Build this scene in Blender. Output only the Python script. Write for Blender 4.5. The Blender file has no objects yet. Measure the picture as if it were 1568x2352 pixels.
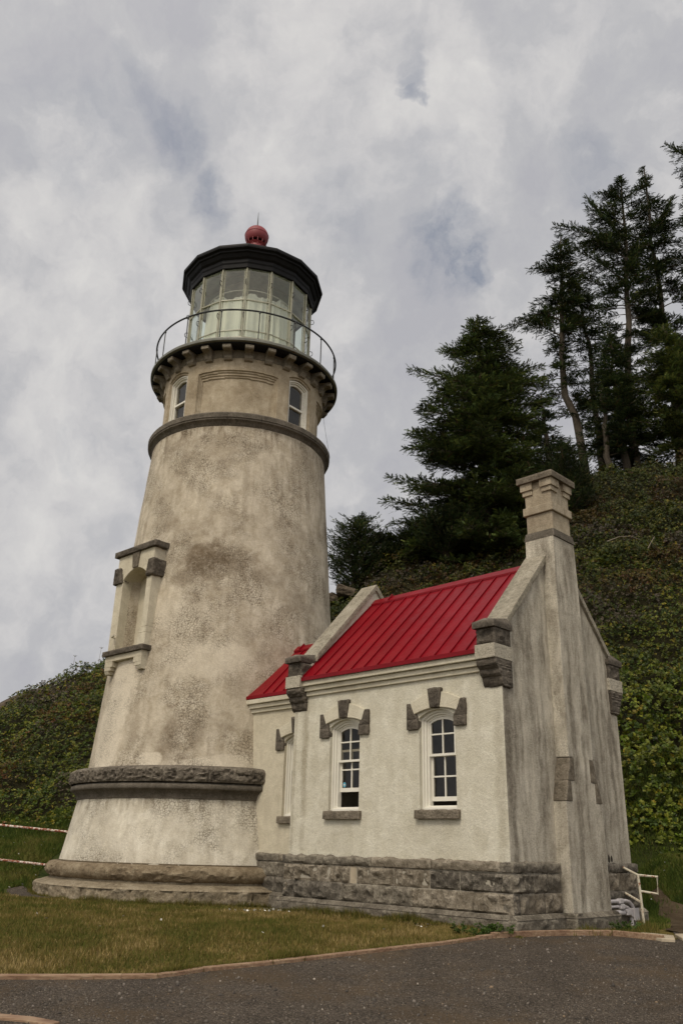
import bpy, bmesh, math, random
import numpy as np
from mathutils import Vector, Matrix
R = math.radians
rng = np.random.default_rng(7); random.seed(7)
scene = bpy.context.scene
COL = scene.collection

# ---------------------------------------------------------------- camera
cam_d = bpy.data.cameras.new('camera'); cam = bpy.data.objects.new('camera', cam_d); COL.objects.link(cam)
cam_d.sensor_fit = 'HORIZONTAL'; cam_d.sensor_width = 36.0; cam_d.lens = 36.0 * 1912.0 / 1568.0
cam_d.clip_start = 0.1; cam_d.clip_end = 3000
cam.matrix_world = Matrix.Translation((0, 0, 1.18)) @ Matrix.Rotation(R(90 + 21.91), 4, 'X') @ Matrix.Rotation(R(1.5), 4, 'Z')
scene.camera = cam
scene.view_settings.view_transform = 'Standard'; scene.view_settings.look = 'None'
scene.view_settings.exposure = 0.02; scene.view_settings.gamma = 1.0

# ---------------------------------------------------------------- sky and sun
SUN_AZ = R(205)      # compass-like angle of where the sun stands, from +Y clockwise
SUN_EL = R(52)
sun_dir = Vector((math.sin(SUN_AZ) * math.cos(SUN_EL), math.cos(SUN_AZ) * math.cos(SUN_EL), math.sin(SUN_EL)))
sl = bpy.data.lights.new('sun', 'SUN'); sl.energy = 1.5; sl.angle = R(16); sl.color = (1.0, 0.89, 0.73)
so = bpy.data.objects.new('sun', sl); COL.objects.link(so)
so.rotation_euler = (-sun_dir).to_track_quat('-Z', 'Y').to_euler(); so.location = (0, 0, 60)

class NT:
    """small helper to write node trees"""
    def __init__(s, tree): s.t = tree; s.n = tree.nodes; s.l = tree.links
    def new(s, typ, **kw):
        n = s.n.new(typ)
        for k, v in kw.items(): setattr(n, k, v)
        return n
    def put(s, sock, v):
        if isinstance(v, bpy.types.NodeSocket): s.l.new(v, sock)
        elif v is not None: sock.default_value = v
    def math(s, op, a, b=None, c=None, clamp=False):
        n = s.new('ShaderNodeMath', operation=op, use_clamp=clamp)
        for i, v in enumerate((a, b, c)):
            if v is not None: s.put(n.inputs[i], v)
        return n.outputs[0]
    def vmath(s, op, a, b=None, scale=None):
        n = s.new('ShaderNodeVectorMath', operation=op)
        s.put(n.inputs[0], a)
        if b is not None: s.put(n.inputs[1], b)
        if scale is not None: s.put(n.inputs['Scale'], scale)
        return n.outputs['Value'] if op in ('DOT_PRODUCT', 'LENGTH', 'DISTANCE') else n.outputs[0]
    def mix(s, f, a, b, blend='MIX'):
        n = s.new('ShaderNodeMix', data_type='RGBA', blend_type=blend)
        n.clamp_factor = True
        s.put(n.inputs['Factor'], f)
        for i, v in ((6, a), (7, b)):
            if isinstance(v, (tuple, list)): v = tuple(v) + ((1,) if len(v) == 3 else ())
            s.put(n.inputs[i], v)
        return n.outputs[2]
    def ramp(s, f, stops, interp='LINEAR'):
        n = s.new('ShaderNodeValToRGB'); cr = n.color_ramp; cr.interpolation = interp
        while len(cr.elements) < len(stops): cr.elements.new(0.5)
        for e, (p, c) in zip(cr.elements, stops):
            e.position = p
            if isinstance(c, (int, float)): c = (c, c, c)
            e.color = tuple(c) + (1,)
        s.put(n.inputs[0], f); return n.outputs[0]
    def rng(s, v, a, b, c=0.0, d=1.0, smooth=False):
        n = s.new('ShaderNodeMapRange'); n.clamp = True
        if smooth: n.interpolation_type = 'SMOOTHSTEP'
        s.put(n.inputs[0], v)
        for i, x in enumerate((a, b, c, d)): n.inputs[i + 1].default_value = x
        return n.outputs[0]
    def noise(s, vec, scale, detail=4, rough=0.55, dist=0.0, dim='3D'):
        n = s.new('ShaderNodeTexNoise', noise_dimensions=dim)
        s.put(n.inputs['Vector'], vec); n.inputs['Scale'].default_value = scale
        n.inputs['Detail'].default_value = detail; n.inputs['Roughness'].default_value = rough
        n.inputs['Distortion'].default_value = dist
        return n.outputs[0]
    def voro(s, vec, scale, feature='F1', rand=1.0):
        n = s.new('ShaderNodeTexVoronoi', feature=feature)
        s.put(n.inputs['Vector'], vec); n.inputs['Scale'].default_value = scale; n.inputs['Randomness'].default_value = rand
        return n
    def mapping(s, vec, loc=(0, 0, 0), rot=(0, 0, 0), sc=(1, 1, 1)):
        n = s.new('ShaderNodeMapping'); s.put(n.inputs[0], vec)
        n.inputs[1].default_value = loc; n.inputs[2].default_value = rot; n.inputs[3].default_value = sc
        return n.outputs[0]

w = bpy.data.worlds.new('World'); scene.world = w; w.use_nodes = True
w.node_tree.nodes.clear(); n = NT(w.node_tree)
tc = n.new('ShaderNodeTexCoord').outputs['Generated']
sky = n.new('ShaderNodeTexSky'); sky.sky_type = 'NISHITA'; sky.sun_disc = False
sky.sun_elevation = SUN_EL; sky.sun_rotation = SUN_AZ
sp = n.new('ShaderNodeSeparateXYZ'); n.put(sp.inputs[0], tc)
zz = n.math('ADD', n.math('MAXIMUM', sp.outputs[2], 0.0), 0.30)
cb = n.new('ShaderNodeCombineXYZ')
n.put(cb.inputs[0], n.math('DIVIDE', sp.outputs[0], zz)); n.put(cb.inputs[1], n.math('DIVIDE', sp.outputs[1], zz))
pv = cb.outputs[0]
warp = n.new('ShaderNodeTexNoise'); n.put(warp.inputs['Vector'], tc); warp.inputs['Scale'].default_value = 6.0; warp.inputs['Detail'].default_value = 6; warp.inputs['Roughness'].default_value = 0.6
wv = n.vmath('SUBTRACT', warp.outputs['Color'], (0.5, 0.5, 0.5))
pd = n.vmath('ADD', n.mapping(tc, sc=(1.0, 1.0, 0.8)), n.vmath('SCALE', wv, scale=0.13))
c1 = n.noise(pd, 9.5, 8, 0.58)
c2 = n.noise(n.mapping(pd, loc=(3.1, 7.75, 1.2)), 2.6, 4, 0.5)
cl = n.math('ADD', n.math('MULTIPLY', c1, 0.62), n.math('MULTIPLY', c2, 0.38))
cloud = n.ramp(cl, [(0.38, (5.2, 5.2, 5.55)), (0.46, (5.75, 5.75, 5.95)), (0.53, (6.8, 6.7, 6.75)), (0.63, (7.9, 7.75, 7.6))])
# thin places where the blue shows through the cloud, at fixed directions of the sky
dn = n.vmath('NORMALIZE', n.vmath('ADD', tc, n.vmath('SCALE', wv, scale=0.16)))
holes = None
for (dx, dy, dz, size, amt) in ((0.070, 0.656, 0.751, 0.42, 0.60), (0.068, 0.646, 0.760, 0.45, 0.45), (0.064, 0.634, 0.771, 0.5, 0.3), (0.058, 0.620, 0.782, 0.6, 0.2), (-0.19, 0.676, 0.712, 1.3, 0.45), (-0.146, 0.719, 0.68, 1.0, 0.55),
                                (0.112, 0.758, 0.642, 1.5, 0.65), (0.142, 0.772, 0.62, 0.9, 0.95), (0.26, 0.672, 0.693, 1.2, 0.3), (-0.227, 0.646, 0.728, 1.2, 0.3),
                                (-0.293, 0.856, 0.425, 0.9, 0.25), (0.0, 0.74, 0.67, 1.6, 0.2), (-0.30, 0.66, 0.69, 2.0, 0.25), (0.09, 0.70, 0.70, 1.2, 0.25)):
    d = n.vmath('DOT_PRODUCT', dn, tuple(Vector((dx, dy, dz)).normalized()))
    h = n.rng(d, math.cos(R(size * 2.2)), math.cos(R(size * 0.2)), 0.0, amt, True)
    holes = h if holes is None else n.math('MAXIMUM', holes, h)
holes = n.math('MULTIPLY', holes, n.rng(n.noise(n.mapping(pd, loc=(9, 2, 4)), 16, 6, 0.6), 0.36, 0.60, 0.1, 1.0))
blue = n.mix(0.75, n.mix(1.0, sky.outputs[0], (0.55, 0.55, 0.55, 1), 'MULTIPLY'), (1.55, 2.15, 3.4))
skyc = n.mix(n.math('MULTIPLY', holes, 0.85), cloud, blue)
# the cloud is brighter towards the sun it hides, darker near the horizon
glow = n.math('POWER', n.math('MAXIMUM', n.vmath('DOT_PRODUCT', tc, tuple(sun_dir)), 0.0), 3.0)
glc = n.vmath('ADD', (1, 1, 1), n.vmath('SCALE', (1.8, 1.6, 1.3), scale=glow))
hz = n.rng(sp.outputs[2], -0.05, 0.0, 0.25, 1.0)
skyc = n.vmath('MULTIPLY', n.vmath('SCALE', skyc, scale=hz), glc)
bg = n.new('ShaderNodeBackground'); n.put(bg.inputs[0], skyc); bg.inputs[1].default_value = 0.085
wo = n.new('ShaderNodeOutputWorld'); n.l.new(bg.outputs[0], wo.inputs[0])

# ---------------------------------------------------------------- numeric helpers
def vnoise(P, scale=1.0, octaves=4, seed=0, rough=0.5):
    """value noise in 3-D, about -1..1"""
    P = np.asarray(P, float) * scale
    out = np.zeros(len(P)); amp = 1.0; tot = 0
    for o in range(octaves):
        Q = P * (2 ** o) + 13.7 * o + seed * 7.13
        I = np.floor(Q).astype(np.int64); F = Q - I; F = F * F * (3 - 2 * F)
        v = 0
        for dx in (0, 1):
            for dy in (0, 1):
                for dz in (0, 1):
                    h = (I[:, 0] + dx) * 374761393 + (I[:, 1] + dy) * 668265263 + (I[:, 2] + dz) * 2147483647 + seed * 144665
                    h = (h ^ (h >> 13)) * 1274126177; h = (h ^ (h >> 16)) & 0xFFFFFF
                    r = h / 0xFFFFFF * 2 - 1
                    wgt = (F[:, 0] if dx else 1 - F[:, 0]) * (F[:, 1] if dy else 1 - F[:, 1]) * (F[:, 2] if dz else 1 - F[:, 2])
                    v = v + r * wgt
        out += v * amp; tot += amp; amp *= rough
    return out / tot * 1.6

class MB:
    """collects geometry; build() links it as ONE mesh object"""
    def __init__(s): s.v = []; s.f = []; s.m = []; s.sm = []
    def add(s, V, F, mat=0, smooth=False):
        o = len(s.v); s.v.extend([tuple(map(float, q)) for q in V])
        for f in F: s.f.append(tuple(i + o for i in f)); s.m.append(mat); s.sm.append(smooth)
    def box(s, x0, x1, y0, y1, z0, z1, mat=0):
        V = [(x, y, z) for z in (z0, z1) for y in (y0, y1) for x in (x0, x1)]
        s.add(V, [(0, 2, 3, 1), (4, 5, 7, 6), (0, 1, 5, 4), (2, 6, 7, 3), (0, 4, 6, 2), (1, 3, 7, 5)], mat)
    def hexa(s, V, mat=0):
        s.add(V, [(0, 3, 2, 1), (4, 5, 6, 7), (0, 1, 5, 4), (1, 2, 6, 5), (2, 3, 7, 6), (3, 0, 4, 7)], mat)
    def prism(s, poly, a, b, axis='y', mat=0):
        """poly of 2-D points in the plane across axis, extruded from a to b"""
        k = len(poly)
        def P(q, t):
            return {'y': (q[0], t, q[1]), 'x': (t, q[0], q[1]), 'z': (q[0], q[1], t)}[axis]
        V = [P(q, a) for q in poly] + [P(q, b) for q in poly]
        F = [tuple(range(k)), tuple(range(2 * k - 1, k - 1, -1))] + [(i, (i + 1) % k, k + (i + 1) % k, k + i) for i in range(k)]
        s.add(V, F, mat)
    def tube(s, pts, rad, seg=8, mat=0, cap=True):
        pts = [Vector(q) for q in pts]; k = len(pts)
        if not hasattr(rad, '__len__'): rad = [rad] * k
        V = []; prev = None
        for i, q in enumerate(pts):
            t = (pts[min(i + 1, k - 1)] - pts[max(i - 1, 0)]).normalized()
            if prev is None:
                a = t.orthogonal().normalized()
            else:
                a = (prev - t * prev.dot(t)).normalized()
            prev = a; b = t.cross(a)
            for j in range(seg):
                an = 2 * math.pi * j / seg
                V.append(q + (a * math.cos(an) + b * math.sin(an)) * rad[i])
        F = [(i * seg + j, i * seg + (j + 1) % seg, (i + 1) * seg + (j + 1) % seg, (i + 1) * seg + j) for i in range(k - 1) for j in range(seg)]
        s.add(V, F, mat, True)
        if cap: s.add(V[:seg] + V[-seg:], [tuple(range(seg - 1, -1, -1)), tuple(range(seg, 2 * seg))], mat)
    def revolve(s, prof, seg=128, th0=0.0, th1=2 * math.pi, mat=0, fn=None, smooth=True, cx=0, cy=0):
        """prof: list of (r,z); fn(th,r,z)->r"""
        full = abs(th1 - th0 - 2 * math.pi) < 1e-6
        nt = seg if full else seg + 1
        th = th0 + (th1 - th0) * np.arange(nt) / seg
        V = []
        for (r, z) in prof:
            rr = np.full(nt, r, float) if fn is None else fn(th, r, z)
            V += [(cx + a, cy + b, z) for a, b in zip(rr * np.cos(th), rr * np.sin(th))]
        F = []
        for i in range(len(prof) - 1):
            for j in range(seg):
                j2 = (j + 1) % nt if full else j + 1
                F.append((i * nt + j, i * nt + j2, (i + 1) * nt + j2, (i + 1) * nt + j))
        s.add(V, F, mat, smooth)
    def build(s, name, mats, parent=None, bevel=0, angle=35, recalc=True, merge=False):
        me = bpy.data.meshes.new(name); me.from_pydata(s.v, [], s.f)
        if not isinstance(mats, (list, tuple)): mats = [mats]
        for m in mats: me.materials.append(m)
        me.polygons.foreach_set('material_index', s.m); me.polygons.foreach_set('use_smooth', s.sm)
        if recalc or merge:
            bm = bmesh.new(); bm.from_mesh(me)
            if merge: bmesh.ops.remove_doubles(bm, verts=bm.verts, dist=1e-4)
            bmesh.ops.recalc_face_normals(bm, faces=bm.faces); bm.to_mesh(me); bm.free()
        if any(s.sm):
            me.set_sharp_from_angle(angle=R(angle))
        me.update()
        o = bpy.data.objects.new(name, me); COL.objects.link(o)
        if parent: o.parent = parent
        if bevel:
            b = o.modifiers.new('bevel', 'BEVEL'); b.width = bevel; b.segments = 2; b.limit_method = 'ANGLE'; b.angle_limit = R(40)
        return o

def fast_mesh(name, V, F, mats, parent=None, colors=None, smooth=False, midx=None):
    """V (n,3), F (m,k) arrays with constant k -> object; colors (n,3) per vertex"""
    V = np.asarray(V, np.float32); F = np.asarray(F, np.int32); k = F.shape[1]
    me = bpy.data.meshes.new(name)
    me.vertices.add(len(V)); me.vertices.foreach_set('co', V.ravel())
    me.loops.add(F.size); me.loops.foreach_set('vertex_index', F.ravel())
    me.polygons.add(len(F)); me.polygons.foreach_set('loop_start', np.arange(0, F.size, k, dtype=np.int32))
    try: me.polygons.foreach_set('loop_total', np.full(len(F), k, np.int32))
    except Exception: pass
    if smooth: me.polygons.foreach_set('use_smooth', np.ones(len(F), bool))
    if not isinstance(mats, (list, tuple)): mats = [mats]
    for m in mats: me.materials.append(m)
    if midx is not None: me.polygons.foreach_set('material_index', np.asarray(midx, np.int32))
    me.update(calc_edges=True)
    if colors is not None:
        ca = me.color_attributes.new('tint', 'FLOAT_COLOR', 'POINT')
        c4 = np.ones((len(V), 4), np.float32); c4[:, :3] = colors; ca.data.foreach_set('color', c4.ravel())
    o = bpy.data.objects.new(name, me); COL.objects.link(o)
    if parent: o.parent = parent
    return o

def empty(name, loc=(0, 0, 0), rz=0):
    o = bpy.data.objects.new(name, None); COL.objects.link(o); o.location = loc; o.rotation_euler = (0, 0, rz); o.empty_display_size = 0.3
    return o
def tag(o, label=None, cat=None, group=None, kind=None):
    if label: o['label'] = label
    if cat: o['category'] = cat
    if group: o['group'] = group
    if kind: o['kind'] = kind
    return o

# ---------------------------------------------------------------- materials
def mat(name):
    m = bpy.data.materials.new(name); m.use_nodes = True; m.node_tree.nodes.clear()
    n = NT(m.node_tree); b = n.new('ShaderNodeBsdfPrincipled'); o = n.new('ShaderNodeOutputMaterial')
    n.l.new(b.outputs[0], o.inputs[0]); return m, n, b
def obj_co(n): return n.new('ShaderNodeTexCoord').outputs['Object']
def set_bump(n, b, height, dist=0.01, strength=1.0):
    bp = n.new('ShaderNodeBump'); n.put(bp.inputs['Height'], height); bp.inputs['Distance'].default_value = dist; bp.inputs['Strength'].default_value = strength
    n.l.new(bp.outputs[0], b.inputs['Normal'])

def stucco(name, base, dark, light, blobs=(), streak=0.0, crack=0.5, stain=0.5, grain=1.0, pale=(), runs=()):
    """weathered plaster: blotches, vertical runs, a fine net of cracks and a gritty surface"""
    m, n, b = mat(name); co = obj_co(n)
    big = n.noise(co, 0.9, 6, 0.62); mid = n.noise(co, 4.5, 6, 0.62, 0.6); fine = n.noise(co, 75, 4, 0.7)
    rw = n.new('ShaderNodeTexNoise'); n.put(rw.inputs['Vector'], co); rw.inputs['Scale'].default_value = 2.5; rw.inputs['Detail'].default_value = 4
    cr_ = n.vmath('ADD', co, n.vmath('SCALE', rw.outputs['Color'], scale=0.16))
    run = n.noise(n.mapping(cr_, sc=(6.2, 6.2, 0.70)), 1.1, 4, 0.5)
    run2 = n.noise(n.mapping(cr_, loc=(4, 2, 1), sc=(3, 3, 1.3)), 2.0, 6, 0.6)
    col = n.mix(n.rng(mid, 0.36, 0.66), base, light)
    s = n.rng(big, 0.47, 0.72)
    if streak: s = n.math('MAXIMUM', s, n.math('MULTIPLY', n.rng(n.math('ADD', n.math('MULTIPLY', run, 0.72), n.math('MULTIPLY', run2, 0.28)), 0.42, 0.62), streak))
    s = n.math('MULTIPLY', s, stain)
    if runs:
        sz_ = n.new('ShaderNodeSeparateXYZ'); n.put(sz_.inputs[0], co)
        rn = n.rng(n.noise(n.mapping(cr_, loc=(2, 5, 3), sc=(5, 5, .5)), 1.6, 5, 0.6), 0.40, 0.62)
        for (zt_, ln_, am_) in runs:
            up_ = n.rng(sz_.outputs[2], zt_ - ln_, zt_, 0.0, am_); s = n.math('MAXIMUM', s, n.math('MULTIPLY', n.math('MULTIPLY', up_, n.rng(sz_.outputs[2], zt_, zt_ + .02, 1.0, 0.0)), rn))
    wob = n.math('ADD', n.math('MULTIPLY', mid, 0.9), n.math('MULTIPLY', n.noise(co, 1.7, 5, 0.6), 1.1))
    for (x, y, z, rx, rz, a) in blobs:
        dv = n.vmath('DIVIDE', n.vmath('SUBTRACT', co, (x, y, z)), (rx, rx, rz))
        d = n.math('ADD', n.vmath('LENGTH', dv), n.math('SUBTRACT', wob, 1.0))
        s = n.math('MAXIMUM', s, n.rng(d, 1.25, 0.15, 0.0, a, True))
    s = n.math('MULTIPLY', s, n.rng(n.noise(co, 14, 5, 0.7), 0.25, 0.6, 0.55, 1.0))
    col = n.mix(s, col, dark)
    for (x, y, z, rx, rz, a) in pale:
        dv = n.vmath('DIVIDE', n.vmath('SUBTRACT', co, (x, y, z)), (rx, rx, rz))
        d = n.math('ADD', n.vmath('LENGTH', dv), n.math('SUBTRACT', wob, 1.0))
        col = n.mix(n.rng(d, 1.05, 0.75, 0.0, a, True), col, light)
    # crack net, stronger in patches
    cw = n.vmath('ADD', co, n.vmath('SCALE', n.new('ShaderNodeTexNoise').outputs['Color'], scale=0.0))
    nz = n.new('ShaderNodeTexNoise'); n.put(nz.inputs['Vector'], co); nz.inputs['Scale'].default_value = 9; nz.inputs['Detail'].default_value = 3
    cw = n.vmath('ADD', co, n.vmath('SCALE', nz.outputs['Color'], scale=0.12))
    v = n.voro(cw, 21.0, 'DISTANCE_TO_EDGE').outputs['Distance']
    net = n.math('MULTIPLY', n.rng(v, 0.0, 0.10, 1.0, 0.0), n.math('MULTIPLY', n.rng(n.noise(co, 1.3, 3), 0.42, 0.6), crack))
    col = n.mix(net, col, tuple(c * 0.55 for c in dark))
    g = n.rng(fine, 0.3, 0.7, 1 - .17 * min(grain, 1.6), 1 + .12 * min(grain, 1.6))
    col = n.mix(1.0, col, n.vmath('SCALE', (1, 1, 1), scale=g), 'MULTIPLY')
    spk = n.noise(n.mapping(co, loc=(7, 7, 7)), 42, 5, 0.75)
    col = n.mix(n.math('MULTIPLY', n.rng(spk, 0.50, 0.36), n.math('MULTIPLY_ADD', s, 0.30, 0.14 * min(grain, 1.5))), col, tuple(c * 0.6 for c in dark))
    # edges of the plaster are worn and sooty
    n.put(b.inputs['Base Color'], col); b.inputs['Roughness'].default_value = 0.92; b.inputs['Specular IOR Level'].default_value = 0.25
    hgt = n.math('ADD', n.math('ADD', n.math('MULTIPLY', fine, 0.5 * grain), n.math('MULTIPLY', mid, 0.8)), n.math('MULTIPLY', net, -0.5))
    hgt = n.math('ADD', hgt, n.math('MULTIPLY', n.noise(co, 34, 4, 0.7), 0.45 * grain))
    set_bump(n, b, hgt, 0.014)
    return m

def stone(name, c1, c2, c3, bump=0.02, sc=1.0, joint=None):
    m, n, b = mat(name); co = obj_co(n)
    a = n.noise(co, 3.0 * sc, 6, 0.65); f = n.noise(co, 16 * sc, 6, 0.7); g = n.noise(co, 90, 2, 0.6)
    col = n.ramp(n.math('ADD', n.math('MULTIPLY', a, 0.55), n.math('MULTIPLY', f, 0.45)), [(0.36, c1), (0.5, c2), (0.66, c3)])
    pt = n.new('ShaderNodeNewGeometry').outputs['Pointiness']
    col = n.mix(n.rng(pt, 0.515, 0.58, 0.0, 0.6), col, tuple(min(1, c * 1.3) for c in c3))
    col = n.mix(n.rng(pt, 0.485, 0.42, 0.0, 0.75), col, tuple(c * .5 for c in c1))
    pit = n.noise(co, 38 * sc, 4, 0.7)
    col = n.mix(n.rng(pit, 0.46, 0.36, 0.0, 0.6), col, tuple(c * .6 for c in c1))
    lich = n.math('MULTIPLY', n.rng(n.noise(co, 7, 6, 0.75), 0.58, 0.66), 0.35)
    col = n.mix(lich, col, tuple(min(1, c * 1.35) for c in c3))
    col = n.mix(1.0, col, n.vmath('SCALE', (1, 1, 1), scale=n.rng(g, 0.3, 0.7, 0.8, 1.15)), 'MULTIPLY')
    n.put(b.inputs['Base Color'], col); b.inputs['Roughness'].default_value = 0.95; b.inputs['Specular IOR Level'].default_value = 0.2
    set_bump(n, b, n.math('ADD', n.math('ADD', f, n.math('MULTIPLY', pit, 0.5)), n.math('MULTIPLY', g, 0.2)), bump * 1.4)
    return m

def plain(name, c, rough=0.5, metal=0.0, var=0.12, sc=6.0, bump=0.0, spec=0.5, rust=None, rust_at=0.62):
    m, n, b = mat(name); co = obj_co(n)
    v = n.rng(n.noise(co, sc, 5, 0.6), 0.3, 0.7, 1 - var, 1 + var)
    col = n.mix(1.0, tuple(c), n.vmath('SCALE', (1, 1, 1), scale=v), 'MULTIPLY')
    if rust: col = n.mix(n.rng(n.noise(co, sc * 2.1, 6, 0.7), rust_at, rust_at + 0.06), col, rust)
    n.put(b.inputs['Base Color'], col); b.inputs['Roughness'].default_value = rough; b.inputs['Metallic'].default_value = metal
    b.inputs['Specular IOR Level'].default_value = spec
    if bump: set_bump(n, b, n.noise(co, sc * 4, 4, 0.6), bump)
    return m

def tinted(name, rough=0.6, spec=0.3, trans=0.0):
    m, n, b = mat(name)
    at = n.new('ShaderNodeAttribute'); at.attribute_name = 'tint'
    n.put(b.inputs['Base Color'], at.outputs['Color']); b.inputs['Roughness'].default_value = rough; b.inputs['Specular IOR Level'].default_value = spec
    if trans:
        t = n.new('ShaderNodeBsdfTranslucent'); n.put(t.inputs[0], at.outputs['Color'])
        mx = n.new('ShaderNodeMixShader'); mx.inputs[0].default_value = trans
        o = [q for q in n.n if q.type == 'OUTPUT_MATERIAL'][0]
        n.l.new(b.outputs[0], mx.inputs[1]); n.l.new(t.outputs[0], mx.inputs[2]); n.l.new(mx.outputs[0], o.inputs[0])
    return m

def glassy(name, tint=(0.9, 0.95, 0.93), refl=0.06):
    m, n, b = mat(name); n.n.remove(b)
    tr = n.new('ShaderNodeBsdfTransparent'); tr.inputs[0].default_value = tuple(tint) + (1,)
    gl = n.new('ShaderNodeBsdfGlossy'); gl.inputs['Roughness'].default_value = 0.03
    co = obj_co(n)
    lw = n.new('ShaderNodeLayerWeight'); lw.inputs[0].default_value = 0.5
    fz = n.math('MULTIPLY_ADD', n.math('POWER', lw.outputs['Facing'], 4.0), 0.75, 0.03)
    bp = n.new('ShaderNodeBump'); n.put(bp.inputs['Height'], n.noise(co, 1.6, 2)); bp.inputs['Distance'].default_value = 0.02; n.l.new(bp.outputs[0], gl.inputs['Normal'])
    mx = n.new('ShaderNodeMixShader'); n.put(mx.inputs[0], n.math('ADD', fz, refl)); n.l.new(tr.outputs[0], mx.inputs[1]); n.l.new(gl.outputs[0], mx.inputs[2])
    o = [q for q in n.n if q.type == 'OUTPUT_MATERIAL'][0]; n.l.new(mx.outputs[0], o.inputs[0])
    return m

def az(deg, r, z=0.0):      # point on the tower at an angle of the plan frame (x along the annex ridge, -y to the lawn side)
    a = R(-deg); return (r * math.cos(a), r * math.sin(a), z)
def blob(deg, r, z, rx, rz, a): p = az(deg, r); return (p[0], p[1], z, rx, rz, a)

TD = (0.165, 0.122, 0.078)
M = {}
M['shaft'] = stucco('tower_stucco', (0.53, 0.465, 0.355), TD, (0.70, 0.635, 0.515),
    blobs=[blob(52, 2.3, 6.55, 0.75, 0.55, 1.0), blob(35, 2.3, 6.5, 0.6, 0.4, .75), blob(60, 2.3, 6.2, 0.45, 0.35, 0.7), blob(40, 2.3, 7.4, 0.3, 0.5, 0.5), blob(20, 2.3, 6.3, 0.9, 0.35, 0.6), blob(2, 2.3, 6.0, 0.45, 0.7, 0.5),
           blob(58, 2.5, 3.0, 0.38, 0.7, 0.75), blob(47, 2.5, 3.1, 0.35, 0.55, 0.6), blob(76, 2.5, 3.2, 0.3, 0.7, 0.45), blob(45, 2.1, 9.3, 1.1, 0.55, 0.45), blob(75, 2.1, 9.4, 0.8, 0.4, 0.5), blob(30, 2.5, 4.0, 0.4, 0.6, 0.4),
           blob(15, 2.3, 4.9, 0.5, 0.9, 0.35)],
    pale=[blob(67, 2.6, 2.58, 0.30, 0.16, 0.8), blob(45, 2.6, 2.54, 0.5, 0.10, 0.7), blob(95, 2.55, 3.2, 0.55, 1.1, 0.9), blob(90, 2.45, 4.0, 0.5, .8, .8), blob(45, 2.45, 4.5, 1.0, .4, .5), blob(60, 2.35, 5.4, .7, .4, .45), blob(30, 2.6, 2.6, .8, .12, .6)], crack=0.8, stain=0.8, streak=0.55, runs=[(9.76, 1.5, .85), (4.6, 2.4, .4)])
M['lower'] = stucco('tower_base_stucco', (0.62, 0.575, 0.47), (0.23, 0.19, 0.135), (0.76, 0.72, 0.615), crack=0.8, stain=0.55, streak=0.6, runs=[(1.92, .45, .95)])
M['watch'] = stucco('watch_room_stucco', (0.40, 0.335, 0.235), (0.19, 0.145, 0.09), (0.54, 0.47, 0.355), crack=0.3, stain=0.75, streak=0.5, runs=[(11.6, .5, .7)])
M['wall'] = stucco('annex_stucco', (0.615, 0.585, 0.475), (0.34, 0.30, 0.215), (0.715, 0.69, 0.585), crack=0.0, stain=0.5, streak=0.35, grain=1.1,
    blobs=[(4.50, -1.63, 2.4, .10, 1.7, .8), (4.26, -1.63, 2.0, .05, 1.6, .7), (8.30, -1.63, 2.0, .10, 2.0, .45), (7.25, -1.63, 1.42, .35, .22, .35), (5.4, -1.63, 1.42, .3, .25, .35)])
M['gable'] = stucco('gable_stucco', (0.56, 0.515, 0.42), (0.165, 0.14, 0.105), (0.69, 0.645, 0.54), crack=0.3, stain=0.85, streak=1.0, grain=1.6, runs=[(4.6, 1.6, .7)],
    blobs=[(8.4, -1.55, 2.6, .13, 1.6, .95), (8.55, .1, 1.2, .35, .7, .5)])
M['chim'] = stucco('chimney_stucco', (0.43, 0.365, 0.265), (0.18, 0.14, 0.095), (0.55, 0.485, 0.37), crack=0.1, stain=0.9, streak=0.7, grain=1.3)
M['cream'] = stucco('patch_stucco', (0.56, 0.515, 0.40), (0.30, 0.25, 0.175), (0.67, 0.62, 0.49), crack=0.0, stain=0.45, streak=0.4)
M['trim'] = stucco('moulding_plaster', (0.60, 0.56, 0.44), (0.32, 0.27, 0.18), (0.69, 0.65, 0.53), crack=0.0, stain=0.4, streak=0.3)
M['dark'] = stone('dark_sandstone', (0.050, 0.042, 0.034), (0.105, 0.09, 0.072), (0.19, 0.165, 0.135))
M['sill'] = stone('sill_sandstone', (0.10, 0.085, 0.065), (0.17, 0.145, 0.11), (0.27, 0.235, 0.185))
M['belt'] = stone('belt_sandstone', (0.075, 0.065, 0.052), (0.125, 0.11, 0.088), (0.20, 0.175, 0.145), bump=0.012)
M['fascia'] = stone('fascia_sandstone', (0.05, 0.042, 0.033), (0.145, 0.125, 0.10), (0.30, 0.265, 0.215), bump=0.03)
M['plinth'] = stone('grey_sandstone', (0.075, 0.065, 0.05), (0.165, 0.145, 0.115), (0.33, 0.30, 0.24))
M['plinth_dark'] = stone('dark_grey_sandstone', (0.05, 0.044, 0.036), (0.115, 0.102, 0.083), (0.25, 0.225, 0.185))
M['plinth_buff'] = stone('buff_grey_sandstone', (0.10, 0.083, 0.060), (0.205, 0.175, 0.132), (0.37, 0.33, 0.265))
M['base'] = stone('buff_sandstone', (0.15, 0.12, 0.08), (0.27, 0.225, 0.155), (0.40, 0.35, 0.265))
M['torus'] = stone('brown_sandstone', (0.10, 0.075, 0.048), (0.21, 0.165, 0.108), (0.32, 0.27, 0.19), bump=0.014)
M['coping'] = stone('lichen_coping', (0.20, 0.18, 0.14), (0.33, 0.30, 0.235), (0.46, 0.425, 0.35))
M['corbel'] = stone('corbel_stone', (0.09, 0.078, 0.058), (0.17, 0.15, 0.115), (0.27, 0.24, 0.19))
M['mortar'] = plain('mortar', (0.36, 0.33, 0.27), 0.95, bump=0.01)
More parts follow.
